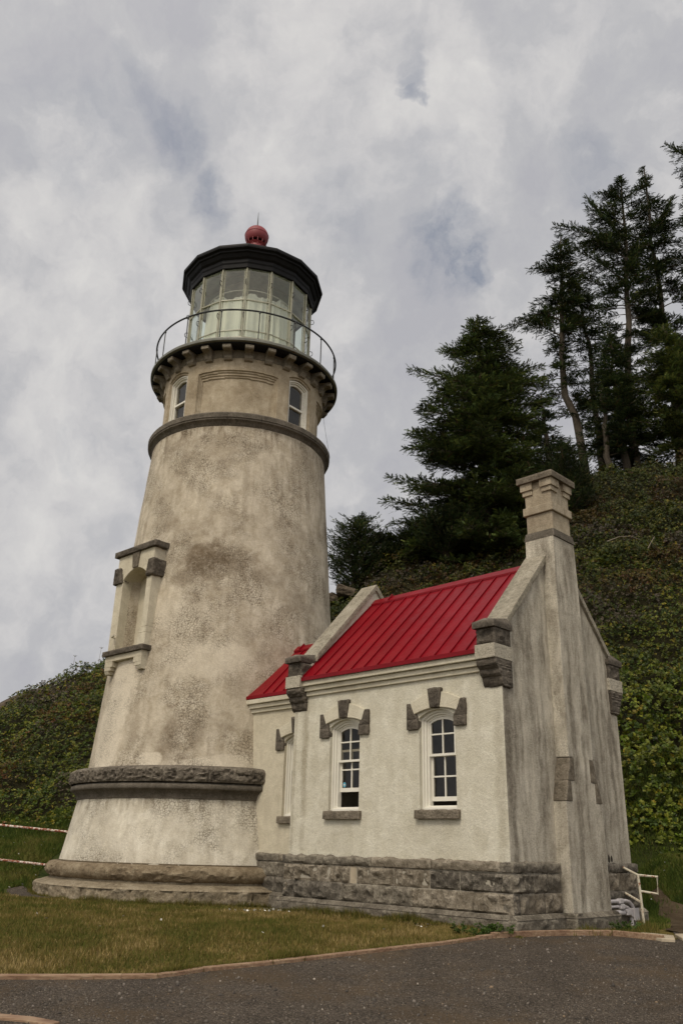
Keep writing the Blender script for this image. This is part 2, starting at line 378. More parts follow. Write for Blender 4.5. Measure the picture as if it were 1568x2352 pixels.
M['white'] = plain('white_paint', (0.74, 0.72, 0.64), 0.45, var=0.05)
M['glass'] = glassy('window_glass', (0.6, 0.58, 0.52), 0.015)
M['lglass'] = glassy('lantern_glass', (0.88, 0.93, 0.88), 0.05)
M['inside'] = plain('room_paint', (0.24, 0.215, 0.17), 0.9)
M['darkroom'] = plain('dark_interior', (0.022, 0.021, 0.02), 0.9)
M['black'] = plain('black_iron', (0.007, 0.007, 0.008), 0.55, 0.0, var=0.4, spec=0.18, rust=(0.06, 0.025, 0.012), rust_at=0.70)
M['rail'] = plain('rail_iron', (0.009, 0.011, 0.011), 0.45)
M['deck'] = plain('deck_iron', (0.16, 0.165, 0.14), 0.5, 0.0, var=0.3, sc=5, rust=(0.16, 0.07, 0.03), rust_at=0.6)
M['mullion'] = plain('mullion_paint', (0.36, 0.355, 0.27), 0.5, 0.0, var=0.2, sc=5, rust=(0.16, 0.08, 0.035), rust_at=0.63)
M['ceil'] = plain('lantern_ceiling', (0.74, 0.76, 0.70), 0.8)
M['ball'] = plain('faded_red_paint', (0.22, 0.026, 0.034), 0.55, var=0.25, sc=3)
M['redroof'] = None
m, nn, b = mat('red_standing_seam_metal'); co = obj_co(nn)
v = nn.rng(nn.noise(co, 1.6, 5, 0.6), 0.3, 0.7, 0.82, 1.15)
sxx = nn.new('ShaderNodeSeparateXYZ'); nn.put(sxx.inputs[0], co); fl = nn.math('FLOOR', nn.math('MULTIPLY', nn.math('SUBTRACT', sxx.outputs[0], 4.83), 1 / .281))
wn = nn.new('ShaderNodeTexWhiteNoise', noise_dimensions='1D'); nn.put(wn.inputs['W'], fl); pan = nn.rng(wn.outputs['Value'], 0, 1, .93, 1.07)
v2 = nn.rng(nn.noise(nn.mapping(co, sc=(1, 9, 9)), 7, 4, 0.6), 0.3, 0.7, 0.94, 1.05)
nn.put(b.inputs['Base Color'], nn.mix(1.0, (0.19, 0.0015, 0.007), nn.vmath('SCALE', (1, 1, 1), scale=nn.math('MULTIPLY', nn.math('MULTIPLY', v, v2), pan)), 'MULTIPLY'))
b.inputs['Roughness'].default_value = 0.42; b.inputs['Specular IOR Level'].default_value = 0.2
set_bump(nn, b, nn.math('ADD', nn.noise(co, 2.5, 3), nn.math('MULTIPLY', nn.noise(nn.mapping(co, sc=(2, .8, .8)), 5, 2), .4)), 0.016); M['redroof'] = m
# draped cloth
m, nn, b = mat('white_cloth'); b.inputs['Base Color'].default_value = (0.78, 0.76, 0.68, 1); b.inputs['Roughness'].default_value = 0.9; M['cloth'] = m
M['grey'] = plain('grey_conduit', (0.44, 0.42, 0.43), 0.45, var=0.06)
M['pipe_w'] = plain('white_pipe_paint', (0.58, 0.54, 0.43), 0.5, sc=14, rust=(0.26, 0.10, 0.04), rust_at=0.55)
M['pipe_r'] = plain('rusty_pipe_paint', (0.62, 0.55, 0.48), 0.6, sc=9, rust=(0.22, 0.055, 0.02), rust_at=0.47)
m, nn, b = mat('weathered_timber'); co = obj_co(nn)
gr = nn.noise(nn.mapping(co, sc=(2, 22, 22)), 2.0, 5, 0.65)
nn.put(b.inputs['Base Color'], nn.ramp(nn.math('ADD', nn.math('MULTIPLY', gr, 0.6), nn.math('MULTIPLY', nn.noise(co, 3, 4), 0.4)), [(0.33, (0.12, 0.06, 0.035)), (0.5, (0.25, 0.16, 0.10)), (0.68, (0.38, 0.29, 0.19))]))
b.inputs['Roughness'].default_value = 0.9; set_bump(nn, b, gr, 0.01); M['timber'] = m
M['slab'] = plain('pale_concrete', (0.40, 0.34, 0.25), 0.9, var=0.2, sc=5, bump=0.01)
M['leaf'] = tinted('leaf_green', 0.5, 0.35, 0.25)
M['needle'] = tinted('spruce_needles', 0.7, 0.2, 0.10)
M['grass'] = tinted('grass_blade', 0.7, 0.2, 0.25)
M['pebble'] = tinted('pebble', 0.9, 0.2)
M['bark'] = stone('bark', (0.022, 0.017, 0.012), (0.048, 0.038, 0.028), (0.10, 0.085, 0.065), sc=2.0)
M['deadwood'] = plain('bleached_wood', (0.20, 0.17, 0.13), 0.9, var=0.3, sc=8)
M['rock'] = stone('hill_rock', (0.035, 0.028, 0.020), (0.075, 0.060, 0.042), (0.15, 0.12, 0.088), sc=0.6)
M['petal'] = plain('white_petals', (0.75, 0.75, 0.70), 0.7)
M['sticker'] = plain('blue_sticker', (0.10, 0.36, 0.50), 0.5)

# ---------------------------------------------------------------- terrain
TOWER = (-2.53566, 18.50390); ANG = R(-44.86)
def smooth(t): t = np.clip(t, 0, 1); return t * t * (3 - 2 * t)
CX_ = np.array([-300, -60, -30, -20, -15.5, -13.8, -12.7, -11.2, -10.3, -8.9, -5, -0.34, 2.1, 3.9, 7.2, 11.4, 14.5, 20, 40, 300.])
CZ_ = np.array([-6, -5, -2.3, .6, 3.3, 4.4, 5.15, 6.3, 6.75, 7.1, 8.5, 10.2, 12.2, 13.3, 15.1, 16.1, 16.6, 18, 20, 20.])
FX_ = np.array([-300, -20, -8, 0, 5, 8, 14, 25, 300.]); FY_ = np.array([21, 21, 20.5, 19.5, 17.6, 17.4, 17.2, 17, 17.])
def Gz(y): return 0.27 - 0.05 * np.maximum(1.3, 12.5 - y)
def terrain(x, y):
    x = np.asarray(x, float); y = np.asarray(y, float)
    g = Gz(np.maximum(y, -8)); crest = np.interp(x, CX_, CZ_); foot = np.interp(x, FX_, FY_)
    # gentle grass bank before the steep slope
    bank = 1.0 * smooth((y - (foot - 3.5)) / 3.8) * np.where(x > 4.8, np.clip((x - 4.8) / 1.6, 0, 1), np.where(x < -5, 1, 1))
    bank = bank * np.where(crest < 1.0, np.clip((crest + 5) / 6, 0, 1), 1)
    t = np.clip((y - foot) / (32.0 - foot), 0, 1)
    prof = np.clip(t * 1.06 - 0.06 * t * t, 0, 1)
    z0 = g + bank
    z = z0 + (crest - z0) * prof
    back = np.maximum(0, y - 32.0)
    z = z - back * np.where(x < -3, 0.35, 0.10) - 0.0
    z = np.where(y > 120, np.minimum(z, -6 - 0 * z), z)
    du_ = (x - TOWER[0]) * .70888 - (y - TOWER[1]) * .70533; dv_ = -(x - TOWER[0]) * .70533 - (y - TOWER[1]) * .70888
    z = z + .09 * smooth((du_ - 3.8) / 3.0) * smooth((8.35 - du_) / .8) * np.clip(1 - (dv_ - 1.70) / .35, 0, 1) * (dv_ > 0)
    P = np.stack([x, y, np.zeros_like(x)], -1).reshape(-1, 3)
    lump = (vnoise(P, 0.35, 3, 3) * 0.55 + vnoise(P, 1.3, 2, 5) * 0.16).reshape(x.shape)
    k = smooth((y - foot + 0.3) / 2.0)
    z = z + lump * k
    return z
def nonuni(segs):
    out = []
    for a, b_, st in segs: out += list(np.arange(a, b_, st))
    out.append(segs[-1][1]); return np.array(out)
gx = nonuni([(-400, -60, 40), (-60, -22, 2.5), (-22, 22, 0.25), (22, 60, 2.5), (60, 400, 40)])
gy = nonuni([(-60, 4, 4), (4, 14, 1.0), (14, 38, 0.25), (38, 70, 3), (70, 400, 40)])
X, Y = np.meshgrid(gx, gy); Z = terrain(X, Y)
V = np.stack([X, Y, Z], -1).reshape(-1, 3); nx = len(gx); ny = len(gy)
I = (np.arange(ny - 1)[:, None] * nx + np.arange(nx - 1)[None, :]).ravel()
F = np.stack([I, I + 1, I + 1 + nx, I + nx], 1)
m, nn, b = mat('turf_and_soil'); co = obj_co(nn)
s1 = nn.noise(co, 0.5, 6, 0.6); s2 = nn.noise(co, 9, 5, 0.7); s3 = nn.noise(co, 60, 3, 0.7)
lawn = nn.ramp(nn.math('ADD', nn.math('MULTIPLY', s1, 0.35), nn.math('MULTIPLY', s2, 0.65)), [(0.35, (0.065, 0.065, 0.016)), (0.5, (0.15, 0.118, 0.036)), (0.66, (0.24, 0.175, 0.065))])
soil = nn.ramp(s2, [(0.3, (0.010, 0.011, 0.005)), (0.7, (0.032, 0.028, 0.012))])
sx = nn.new('ShaderNodeSeparateXYZ'); nn.put(sx.inputs[0], co)
green = nn.ramp(s2, [(0.3, (0.022, 0.038, 0.009)), (0.7, (0.06, 0.075, 0.02))])
colr = nn.mix(nn.rng(nn.math('MULTIPLY_ADD', s2, 1.0, sx.outputs[1]), 15.2, 17.0), lawn, green)
colr = nn.mix(nn.rng(sx.outputs[2], 0.9, 1.5), colr, soil)
colr = nn.mix(1.0, colr, nn.vmath('SCALE', (1, 1, 1), scale=nn.rng(s3, 0.3, 0.7, 0.7, 1.25)), 'MULTIPLY')
nn.put(b.inputs['Base Color'], colr); b.inputs['Roughness'].default_value = 1.0; b.inputs['Specular IOR Level'].default_value = 0.1
set_bump(nn, b, nn.math('ADD', s2, s3), 0.03); M['ground'] = m
ground = fast_mesh('ground', V, F, M['ground'], smooth=True); tag(ground, kind='structure')

# gravel yard in front of the timber edging
BORDER = [(-9.0, 7.2), (-5.2, 7.75), (-3.02, 8.04), (-2.81, 8.07), (-2.27, 8.14), (-1.8, 8.22), (-1.51, 8.28), (-1.31, 8.45), (-1.14, 8.64), (-0.65, 8.97), (-0.03, 9.45), (0.66, 10.01), (1.28, 10.47), (1.74, 10.9), (1.93, 11.06), (2.34, 11.27), (2.96, 11.58), (3.56, 11.72), (4.0, 11.20)]
GP = [(-9.0, -8)] + BORDER + [(4.3, 11.5), (4.62, 12.5), (4.95, 13.5), (5.45, 14.7), (5.85, 14.9), (6.4, 14.2), (8.0, 13.2), (12, 12.5), (12, -8)]
gm = MB(); k = len(GP)
def in_poly(px, py, poly):
    ins = np.zeros(len(px), bool); j = len(poly) - 1
    for i in range(len(poly)):
        xi, yi = poly[i]; xj, yj = poly[j]
        c = ((yi > py) != (yj > py)) & (px < (xj - xi) * (py - yi) / ((yj - yi) + 1e-12) + xi)
        ins ^= c; j = i
    return ins
bmg = bmesh.new(); vs = [bmg.verts.new((x, y, 0)) for x, y in GP]; bmg.faces.new(vs)
bmesh.ops.triangulate(bmg, faces=bmg.faces)
for yc in np.arange(-6, 17, 1.0):
    bmesh.ops.bisect_plane(bmg, geom=bmg.verts[:] + bmg.edges[:] + bmg.faces[:], plane_co=(0, yc + 0.5, 0), plane_no=(0, 1, 0))
for v_ in bmg.verts: v_.co.z = float(terrain(np.array([v_.co.x]), np.array([v_.co.y]))[0]) + 0.012
bmesh.ops.recalc_face_normals(bmg, faces=bmg.faces)
me = bpy.data.meshes.new('gravel_yard'); bmg.to_mesh(me); bmg.free()
m, nn, b = mat('gravel'); co = obj_co(nn)
vo = nn.voro(co, 75, 'F1'); vo2 = nn.voro(co, 160, 'F1')
sepc = nn.new('ShaderNodeSeparateColor'); nn.put(sepc.inputs[0], vo.outputs['Color'])
sepd = nn.new('ShaderNodeSeparateColor'); nn.put(sepd.inputs[0], vo2.outputs['Color'])
t = nn.math('ADD', nn.math('MULTIPLY', sepc.outputs[0], 0.5), nn.math('MULTIPLY', sepd.outputs[0], 0.5))
gc = nn.ramp(t, [(0.1, (0.024, 0.019, 0.015)), (0.5, (0.072, 0.059, 0.047)), (0.85, (0.145, 0.12, 0.095)), (1.0, (0.33, 0.28, 0.21))])
dirt = nn.rng(nn.noise(co, 0.8, 6, 0.65), 0.49, 0.66, 0.0, 0.65)
gc = nn.mix(dirt, gc, (0.105, 0.072, 0.040))
gc = nn.mix(1.0, gc, nn.vmath('SCALE', (1, 1, 1), scale=nn.rng(nn.noise(co, 1.7, 5), 0.3, 0.7, 0.8, 1.15)), 'MULTIPLY')
nn.put(b.inputs['Base Color'], gc); b.inputs['Roughness'].default_value = 0.95; b.inputs['Specular IOR Level'].default_value = 0.15
set_bump(nn, b, nn.math('ADD', nn.math('SUBTRACT', 1.0, vo.outputs['Distance']), nn.math('MULTIPLY', nn.math('SUBTRACT', 1.0, vo2.outputs['Distance']), 0.5)), 0.012)
M['gravel'] = m; me.materials.append(m)
o = bpy.data.objects.new('gravel_yard', me); COL.objects.link(o); tag(o, kind='structure')

gpp = [(-6.2, 17.2), (-5.9, 17.5), (-5.6, 17.1), (-5.3, 16.8), (-4.9, 16.3), (-4.5, 16.0), (-4.9, 15.85), (-5.4, 16.1), (-5.9, 16.6)]
bmg = bmesh.new(); bmg.faces.new([bmg.verts.new((x, y, 0)) for x, y in gpp]); bmesh.ops.triangulate(bmg, faces=bmg.faces)
for v_ in bmg.verts: v_.co.z = float(terrain(np.array([v_.co.x]), np.array([v_.co.y]))[0]) + 0.03
bmesh.ops.recalc_face_normals(bmg, faces=bmg.faces); me = bpy.data.meshes.new('gravel_patch'); bmg.to_mesh(me); bmg.free(); me.materials.append(M['gravel'])
o = bpy.data.objects.new('gravel_patch', me); COL.objects.link(o); tag(o, kind='structure')
dp = [(4.50, 12.0), (4.66, 12.4), (4.60, 12.8), (4.90, 13.2), (4.92, 13.8), (5.25, 14.2), (5.28, 14.9), (5.55, 15.5), (5.62, 16.2), (5.85, 16.3), (5.80, 15.6), (6.05, 15.0), (6.0, 14.6), (6.5, 14.3), (6.8, 13.8), (7.5, 13.6), (8.0, 13.2), (12, 12.6), (12, 11.0), (4.9, 11.2)]
bmg = bmesh.new(); bmg.faces.new([bmg.verts.new((x, y, 0)) for x, y in dp]); bmesh.ops.triangulate(bmg, faces=bmg.faces)
for yc in np.arange(11, 17, .4): bmesh.ops.bisect_plane(bmg, geom=bmg.verts[:] + bmg.edges[:] + bmg.faces[:], plane_co=(0, yc + 0.13, 0), plane_no=(0, 1, 0))
for v_ in bmg.verts: v_.co.z = float(terrain(np.array([v_.co.x]), np.array([v_.co.y]))[0]) + 0.022
bmesh.ops.recalc_face_normals(bmg, faces=bmg.faces); me = bpy.data.meshes.new('dirt_path'); bmg.to_mesh(me); bmg.free()
m, nn, b = mat('trodden_dirt'); co = obj_co(nn)
nn.put(b.inputs['Base Color'], nn.ramp(nn.math('ADD', nn.math('MULTIPLY', nn.noise(co, 3, 6, .7), .6), nn.math('MULTIPLY', nn.noise(co, 40, 4, .7), .4)), [(.35, (.035, .024, .014)), (.5, (.075, .055, .034)), (.68, (.13, .10, .065))]))
b.inputs['Roughness'].default_value = 1.0; b.inputs['Specular IOR Level'].default_value = .1; set_bump(nn, b, nn.noise(co, 30, 5, .7), .02)
me.materials.append(m); o = bpy.data.objects.new('dirt_path', me); COL.objects.link(o); tag(o, kind='structure')

# ---------------------------------------------------------------- lighthouse tower
TOWER = (-2.53566, 18.50390); ANG = R(-44.86)
tower = empty('lighthouse', (TOWER[0], TOWER[1], 0), ANG)
tag(tower, 'round weathered plaster lighthouse tower with glass lantern room, black roof and red ball vent', 'lighthouse')
SEG = 360
def grooves(th, nj, off, wdt):
    ph = (th / (2 * math.pi) * nj + off) % 1.0
    d = np.minimum(ph, 1 - ph) / nj * 2 * math.pi
    return np.clip(1 - d / wdt, 0, 1)
def ring_fn(amp, scale, seed, nj=0, off=0.0, gd=0.012, smoothz=1.0):
    def fn(th, r, z):
        P = np.stack([r * np.cos(th), r * np.sin(th), np.full_like(th, z * smoothz)], 1)
        out = r + amp * vnoise(P, scale, 4, seed, 0.6)
        if nj: out = out - gd * grooves(th, nj, off, 0.006)
        return out
    return fn
def zs(a, b_, k): return list(np.linspace(a, b_, k))
# base course
g = MB()
g.revolve([(3.33, z) for z in zs(0.02, 0.425, 16)] , SEG * 2, fn=ring_fn(0.05, 6.5, 1, 20, .3, 0.035))
g.revolve([(3.335, 0.426), (3.31, 0.45), (3.24, 0.462), (3.12, 0.50), (3.06, 0.515), (3.04, 0.56)], SEG, fn=ring_fn(0.006, 4.0, 2, 20, .3, 0.01))
g.build('base_course', M['base'], tower, recalc=True)
g = MB(); pr = [(3.0 + 0.15 * math.cos(a) , 0.675 + 0.135 * math.sin(a)) for a in np.linspace(-math.pi / 2, math.pi / 2, 18)]
def torus_fn(th, r, z):
    P = np.stack([r * np.cos(th), r * np.sin(th), np.full_like(th, z)], 1)
    blk = np.floor((th / (2 * math.pi) * 16 + .1) % 16); rough = ((blk * 7) % 3 != 0) * 1.0
    ridge = np.abs(vnoise(P * np.array([1, 1, 2.2]), 4.0, 4, 9, .6))
    return r + (0.010 + 0.045 * rough) * (ridge - .3) * min(1, max(0, (r - 3.0) / 0.05)) - 0.014 * grooves(th, 16, .1, .005)
g.revolve([(2.99, 0.54)] + pr + [(2.93, 0.81), (2.93, 0.83)], SEG * 2, fn=torus_fn)
g.build('base_moulding', M['torus'], tower)
g = MB(); g.revolve([(2.925, 0.80)] + [(2.925 - (z - .82) * (2.925 - 2.72) / 1.1, z) for z in zs(0.82, 1.92, 8)], SEG, fn=ring_fn(0.008, 1.5, 4)); g.build('lower_wall', M['lower'], tower)
# string course: rock faced fascia over a smooth roll and cavetto
g = MB()
def band_fn(th, r, z):
    P = np.stack([r * np.cos(th), r * np.sin(th), np.full_like(th, z)], 1)
    e = min(1, max(0, (z - 2.20) / 0.03)) * min(1, max(0, (2.435 - z) / 0.03))
    out = r + 0.030 * e * (1.1 - 2 * np.abs(vnoise(P * np.array([1, 1, 1.5]), 8, 4, 11, .65))) + 0.008 * e
    return out - 0.02 * grooves(th, 22, .42, .007)
g.revolve([(2.88, 2.19)] + [(2.905, z) for z in zs(2.195, 2.435, 12)] + [(2.87, 2.455), (2.56, 2.50)], SEG * 3, fn=band_fn)
g.build('string_course', M['fascia'], tower)
g = MB()
g.revolve([(2.70, 1.90), (2.745, 1.915), (2.755, 1.96), (2.775, 2.0), (2.84, 2.06)] + [(2.86 + .03 * math.cos(a), 2.115 + .05 * math.sin(a)) for a in np.linspace(-1.4, 1.5, 8)] + [(2.84, 2.185), (2.80, 2.195)], SEG, fn=ring_fn(0.007, 2.5, 14, 13, .2, .01))
g.build('string_moulding', M['belt'], tower)
# shaft
sz = np.concatenate([np.linspace(2.47, 4.70, 16), np.linspace(4.79, 6.60, 60), np.linspace(6.70, 9.80, 24)])
base_fn = ring_fn(0.010, 0.9, 21)
def shaft_fn(th, r, z):
    d = -np.degrees(th) % 360; a = np.abs((d - 89.3 + 180) % 360 - 180); out = base_fn(th, r, z)
    return np.where((a < 10.6) & (z > 4.80) & (z < 6.55), out - .42, out)
g = MB()
g.revolve([(float(np.interp(z, [2.45, 2.6, 5.98, 7.55, 9.75], [2.605, 2.585, 2.345, 2.235, 2.085])), z) for z in sz], 720, fn=shaft_fn)
g.build('shaft_wall', M['shaft'], tower)
# flat repaired strip below the bay
def bay(s, nn_, z): # tangential s (towards the right when seen from outside), outward n
    a = R(-88.0); nv = (math.cos(a), math.sin(a)); tv = (math.sin(a), -math.cos(a))   # +s matches +annex azimuth
    return (nn_ * nv[0] + s * tv[0], nn_ * nv[1] + s * tv[1], z)
def hexb(g, s0, s1, n0, n1, z0, z1, mat=0, s0t=None, s1t=None, n1t=None):
    s0t = s0 if s0t is None else s0t; s1t = s1 if s1t is None else s1t; n1t = n1 if n1t is None else n1t
    g.hexa([bay(s0, n0, z0), bay(s1, n0, z0), bay(s1, n1, z0), bay(s0, n1, z0), bay(s0t, n0, z1), bay(s1t, n0, z1), bay(s1t, n1t, z1), bay(s0t, n1t, z1)], mat)
# belt under the watch room
g = MB(); g.revolve([(2.07, 9.76), (2.10, 9.79), (2.115, 9.83), (2.15, 9.87), (2.185, 9.895), (2.19, 9.93)] + [(2.205, z) for z in zs(9.94, 10.05, 5)] + [(2.19, 10.07), (1.95, 10.10)], SEG * 2, fn=ring_fn(0.006, 5, 31, 18, .3, .01))
g.build('cornice_belt', M['belt'], tower)
# watch room wall with recessed windows and moulded blind panels
WIN = (90.5, -4.0, 180.5, 270.0); PAN = (43.0, -51.5, 135.5, 225.5)
def watch_fn(th, r, z):
    d = -np.degrees(th) % 360
    out = np.full_like(th, r)
    for c in WIN:
        a = np.abs((d - c + 180) % 360 - 180) * math.pi / 180 * 1.98
        for hw, top, dep in ((0.37, 11.47, 0.035), (0.325, 11.42, 0.26)):
            zt = top - 0.10 * (a / hw) ** 2
            out = np.where((a < hw) & (z < zt), np.minimum(out, r - dep), out)
    for c in PAN:
        a = np.abs((d - c + 180) % 360 - 180)
        for hw, top, dep in ((27.5, 11.27, 0.03), (26.8, 11.22, 0.055), (26.1, 11.17, 0.08), (25.4, 11.11, 0.105)):
            zt = top - 0.03 * np.clip((a / hw), 0, 1) ** 3
            out = np.where((a < hw) & (z < zt), np.minimum(out, r - dep), out)
    P = np.stack([r * np.cos(th), r * np.sin(th), np.full_like(th, z)], 1)
    return out + 0.006 * vnoise(P, 2.0, 3, 41)
g = MB(); g.revolve([(1.98, z) for z in np.linspace(10.08, 11.60, 100)], 1440, fn=watch_fn, smooth=True); g.build('watch_room_wall', M['watch'], tower, recalc=False)
for c in WIN:
    a = R(-c); nv = np.array([math.cos(a), math.sin(a)]); tv = np.array([-math.sin(a), math.cos(a)])
    def PT(s, n_, z): q = nv * n_ + tv * s; return (q[0], q[1], z)
    def bx(g, s0, s1, n0, n1, z0, z1, mat=0):
        g.hexa([PT(s0, n0, z0), PT(s1, n0, z0), PT(s1, n1, z0), PT(s0, n1, z0), PT(s0, n0, z1), PT(s1, n0, z1), PT(s1, n1, z1), PT(s0, n1, z1)], mat)
    def arch(g, hw, zt, rise, wd, n0, n1, z0, k=10):
        """outer half width hw, crown zt: frame strip of width wd following jambs and arch"""
        o_ = [(-hw, z0)] + [(hw * t, zt - rise * t * t) for t in np.linspace(-1, 1, k)] + [(hw, z0)]
        i_ = [(-hw + wd, z0)] + [((hw - wd) * t, zt - wd - (rise) * t * t * .9) for t in np.linspace(-1, 1, k)] + [(hw - wd, z0)]
        for j in range(len(o_) - 1):
            q = [o_[j], o_[j + 1], i_[j + 1], i_[j]]
            g.hexa([PT(s, n0, z) for s, z in q] + [PT(s, n1, z) for s, z in q])
    g = MB(); arch(g, 0.325, 11.42, 0.10, 0.035, 1.60, 1.905, 10.09); arch(g, 0.29, 11.385, 0.09, 0.03, 1.60, 1.875, 10.09); arch(g, 0.26, 11.355, 0.08, 0.045, 1.60, 1.835, 10.09)
    bx(g, -.215, .215, 1.60, 1.835, 10.09, 10.15); bx(g, -.215, .215, 1.60, 1.85, 10.70, 10.745); 
    wf = g.build('window', M['white'], tower)
    g = MB(); g.add([PT(-.25, 1.80, 10.1), PT(.25, 1.80, 10.1), PT(.25, 1.80, 11.25), PT(0, 1.80, 11.35), PT(-.25, 1.80, 11.25)], [(0, 1, 2, 3, 4)]); g.build('pane', M['glass'], wf, recalc=False)
    g = MB(); g.add([PT(-.25, 1.76, 10.1), PT(.25, 1.76, 10.1), PT(.25, 1.76, 11.28), PT(-.25, 1.76, 11.28)], [(0, 1, 2, 3)]); g.build('unlit_backing', M['darkroom'], wf, recalc=False)  # near-black backing sheet: shade of the unlit room given as colour
# frieze and corbels under the gallery
g = MB(); g.revolve([(1.98, 11.59), (1.99, 11.61), (1.99, 11.83), (1.6, 11.84)], SEG, fn=ring_fn(0.02, 6, 51)); g.build('corbel_frieze', M['corbel'], tower)
cprof = [(1.95, 11.50), (2.03, 11.515), (2.07, 11.56), (2.085, 11.62), (2.12, 11.665), (2.18, 11.69), (2.255, 11.70), (2.275, 11.72), (2.275, 11.825), (1.95, 11.825)]
for j in range(27):
    c = 9.8 + j * 360 / 27; a = R(-c); nv = (math.cos(a), math.sin(a)); tv = (-math.sin(a), math.cos(a))
    hw = 0.097 + random.uniform(-.006, .006); g = MB(); kk = len(cprof); V = []
    jit = [(random.uniform(-.008, .008), random.uniform(-.006, .006)) for _ in cprof]
    for s in (-hw, hw):
        for (r_, z_), (jr, jz) in zip(cprof, jit): V.append((nv[0] * (r_ + jr) + tv[0] * s, nv[1] * (r_ + jr) + tv[1] * s, z_ + (jz if z_ < 11.8 else 0)))
    g.add(V, [tuple(range(kk)), tuple(range(2 * kk - 1, kk - 1, -1))] + [(i, (i + 1) % kk, kk + (i + 1) % kk, kk + i) for i in range(kk)])
    g.build('corbel', M['corbel'], tower, bevel=0.008)
# gallery deck and railing
g = MB(); g.revolve([(1.5, 11.835), (2.31, 11.835), (2.325, 11.845), (2.345, 11.85), (2.35, 11.90), (2.335, 11.905), (2.33, 11.93), (1.5, 11.95)], 180, fn=ring_fn(0.004, 3, 61)); g.build('gallery_deck', M['deck'], tower)
g = MB(); g.revolve([(1.52, 11.828), (2.29, 11.828), (2.30, 11.80), (2.28, 11.79), (1.52, 11.822)], 96); g.build('deck_underside', M['black'], tower)
rail = MB(); ring = lambda r, z, rad, k=120: [(r * math.cos(2 * math.pi * i / k), r * math.sin(2 * math.pi * i / k), z) for i in range(k + 1)]
rail.tube(ring(2.28, 12.71, 0), 0.021, 8, cap=False)
ro = rail.build('railing', M['rail'], tower, recalc=False)
for j in range(16):
    p = az(9.5 + 22.5 * j, 2.275); g = MB(); g.tube([(p[0], p[1], 11.92), (p[0], p[1], 12.71)], 0.013, 6); g.tube([(p[0], p[1], 11.92), (p[0], p[1], 11.96)], 0.03, 6); g.tube([(p[0], p[1], 12.66), (p[0], p[1], 12.70)], 0.024, 6)
    g.build('railing_post', M['rail'], ro)
# lantern room: sixteen sides
NL = 16; LV = [az(-1.5 + 22.5 * j, 1.0) for j in range(NL)]
def lpt(j, r, z): return (LV[j % NL][0] * r, LV[j % NL][1] * r, z)
g = MB()
g.add([lpt(j, 1.60, 11.94) for j in range(NL)] + [lpt(j, 1.60, 12.42) for j in range(NL)] + [lpt(j, 1.53, 12.42) for j in range(NL)] + [lpt(j, 1.53, 11.94) for j in range(NL)],
      [(j, (j + 1) % NL, NL + (j + 1) % NL, NL + j) for j in range(NL)] + [(NL + j, NL + (j + 1) % NL, 2 * NL + (j + 1) % NL, 2 * NL + j) for j in range(NL)] + [(2 * NL + j, 2 * NL + (j + 1) % NL, 3 * NL + (j + 1) % NL, 3 * NL + j) for j in range(NL)])
g.build('lantern_base', M['mullion'], tower)
fr = MB()
for j in range(NL):
    A = Vector(lpt(j, 1.575, 0)); 
    fr.tube([A + Vector((0, 0, 12.42)), A + Vector((0, 0, 14.52))], 0.026, 4)
    for z_, rr, hh in ((12.44, 1.575, .02), (12.64, 1.58, .014), (13.52, 1.575, .017), (14.50, 1.575, .02)):
        a_ = Vector(lpt(j, rr, z_)); b_ = Vector(lpt(j + 1, rr, z_)); fr.tube([a_, b_], hh * 1.15, 4)
    # lighter inner sash edges either side of each post
    B = Vector(lpt(j + 1, 1.575, 0)); dr = (B - A).normalized()
    for q in (A + dr * .05, B - dr * .05):
        fr.tube([q * 0.985 + Vector((0, 0, 12.44)), q * 0.985 + Vector((0, 0, 14.50))], 0.014, 4)
frame = fr.build('lantern_frame', M['mullion'], tower)
for j in range(NL):
    g = MB(); P4 = [lpt(j, 1.555, 12.42), lpt(j + 1, 1.555, 12.42), lpt(j + 1, 1.555, 14.50), lpt(j, 1.555, 14.50)]
    g.add(P4, [(0, 1, 2, 3)]); g.build('lantern_pane', M['lglass'], tower, recalc=False)
    # small grab handles on the posts
    if j in (0, 1, 2, 3, 4, 5, 6, 15, 14, 13):
        for z_ in (13.05, 14.02):
            q = Vector(lpt(j, 1.60, z_)); out = Vector((LV[j][0], LV[j][1], 0)); g = MB()
            g.tube([q + Vector((0, 0, -.07)), q + out * .06 + Vector((0, 0, -.055)), q + out * .075, q + out * .06 + Vector((0, 0, .055)), q + Vector((0, 0, .07))], 0.009, 5)
            g.build('grab_handle', M['rail'], frame)
# roof of the lantern
def ringpoly(g, prof, mat=0):
    V = []; k = len(prof)
    for (r_, z_) in prof: V += [lpt(j, r_, z_) for j in range(NL)]
    g.add(V, [(i * NL + j, i * NL + (j + 1) % NL, (i + 1) * NL + (j + 1) % NL, (i + 1) * NL + j) for i in range(k - 1) for j in range(NL)], mat)
g = MB(); ringpoly(g, [(1.56, 14.45), (1.62, 14.46), (1.63, 14.56), (1.65, 14.60), (1.65, 14.68), (1.70, 14.72), (1.75, 14.80), (1.79, 14.82), (1.80, 14.86), (1.865, 14.885), (1.875, 14.93), (1.865, 14.985), (1.83, 15.00), (1.60, 15.14), (0.40, 15.95), (0.33, 15.98)])
roof = g.build('roof', M['black'], tower, bevel=0.006)
g = MB(); ringpoly(g, [(1.56, 14.49), (1.50, 14.52), (0.25, 15.30), (0.0, 15.34)]); g.build('lantern_ceiling', M['ceil'], tower)
for j in range(0, NL, 2):
    g = MB(); g.tube([lpt(j, 1.50, 14.50), lpt(j, 0.3, 15.24)], 0.014, 5); g.build('ceiling_rib', M['white'], tower)
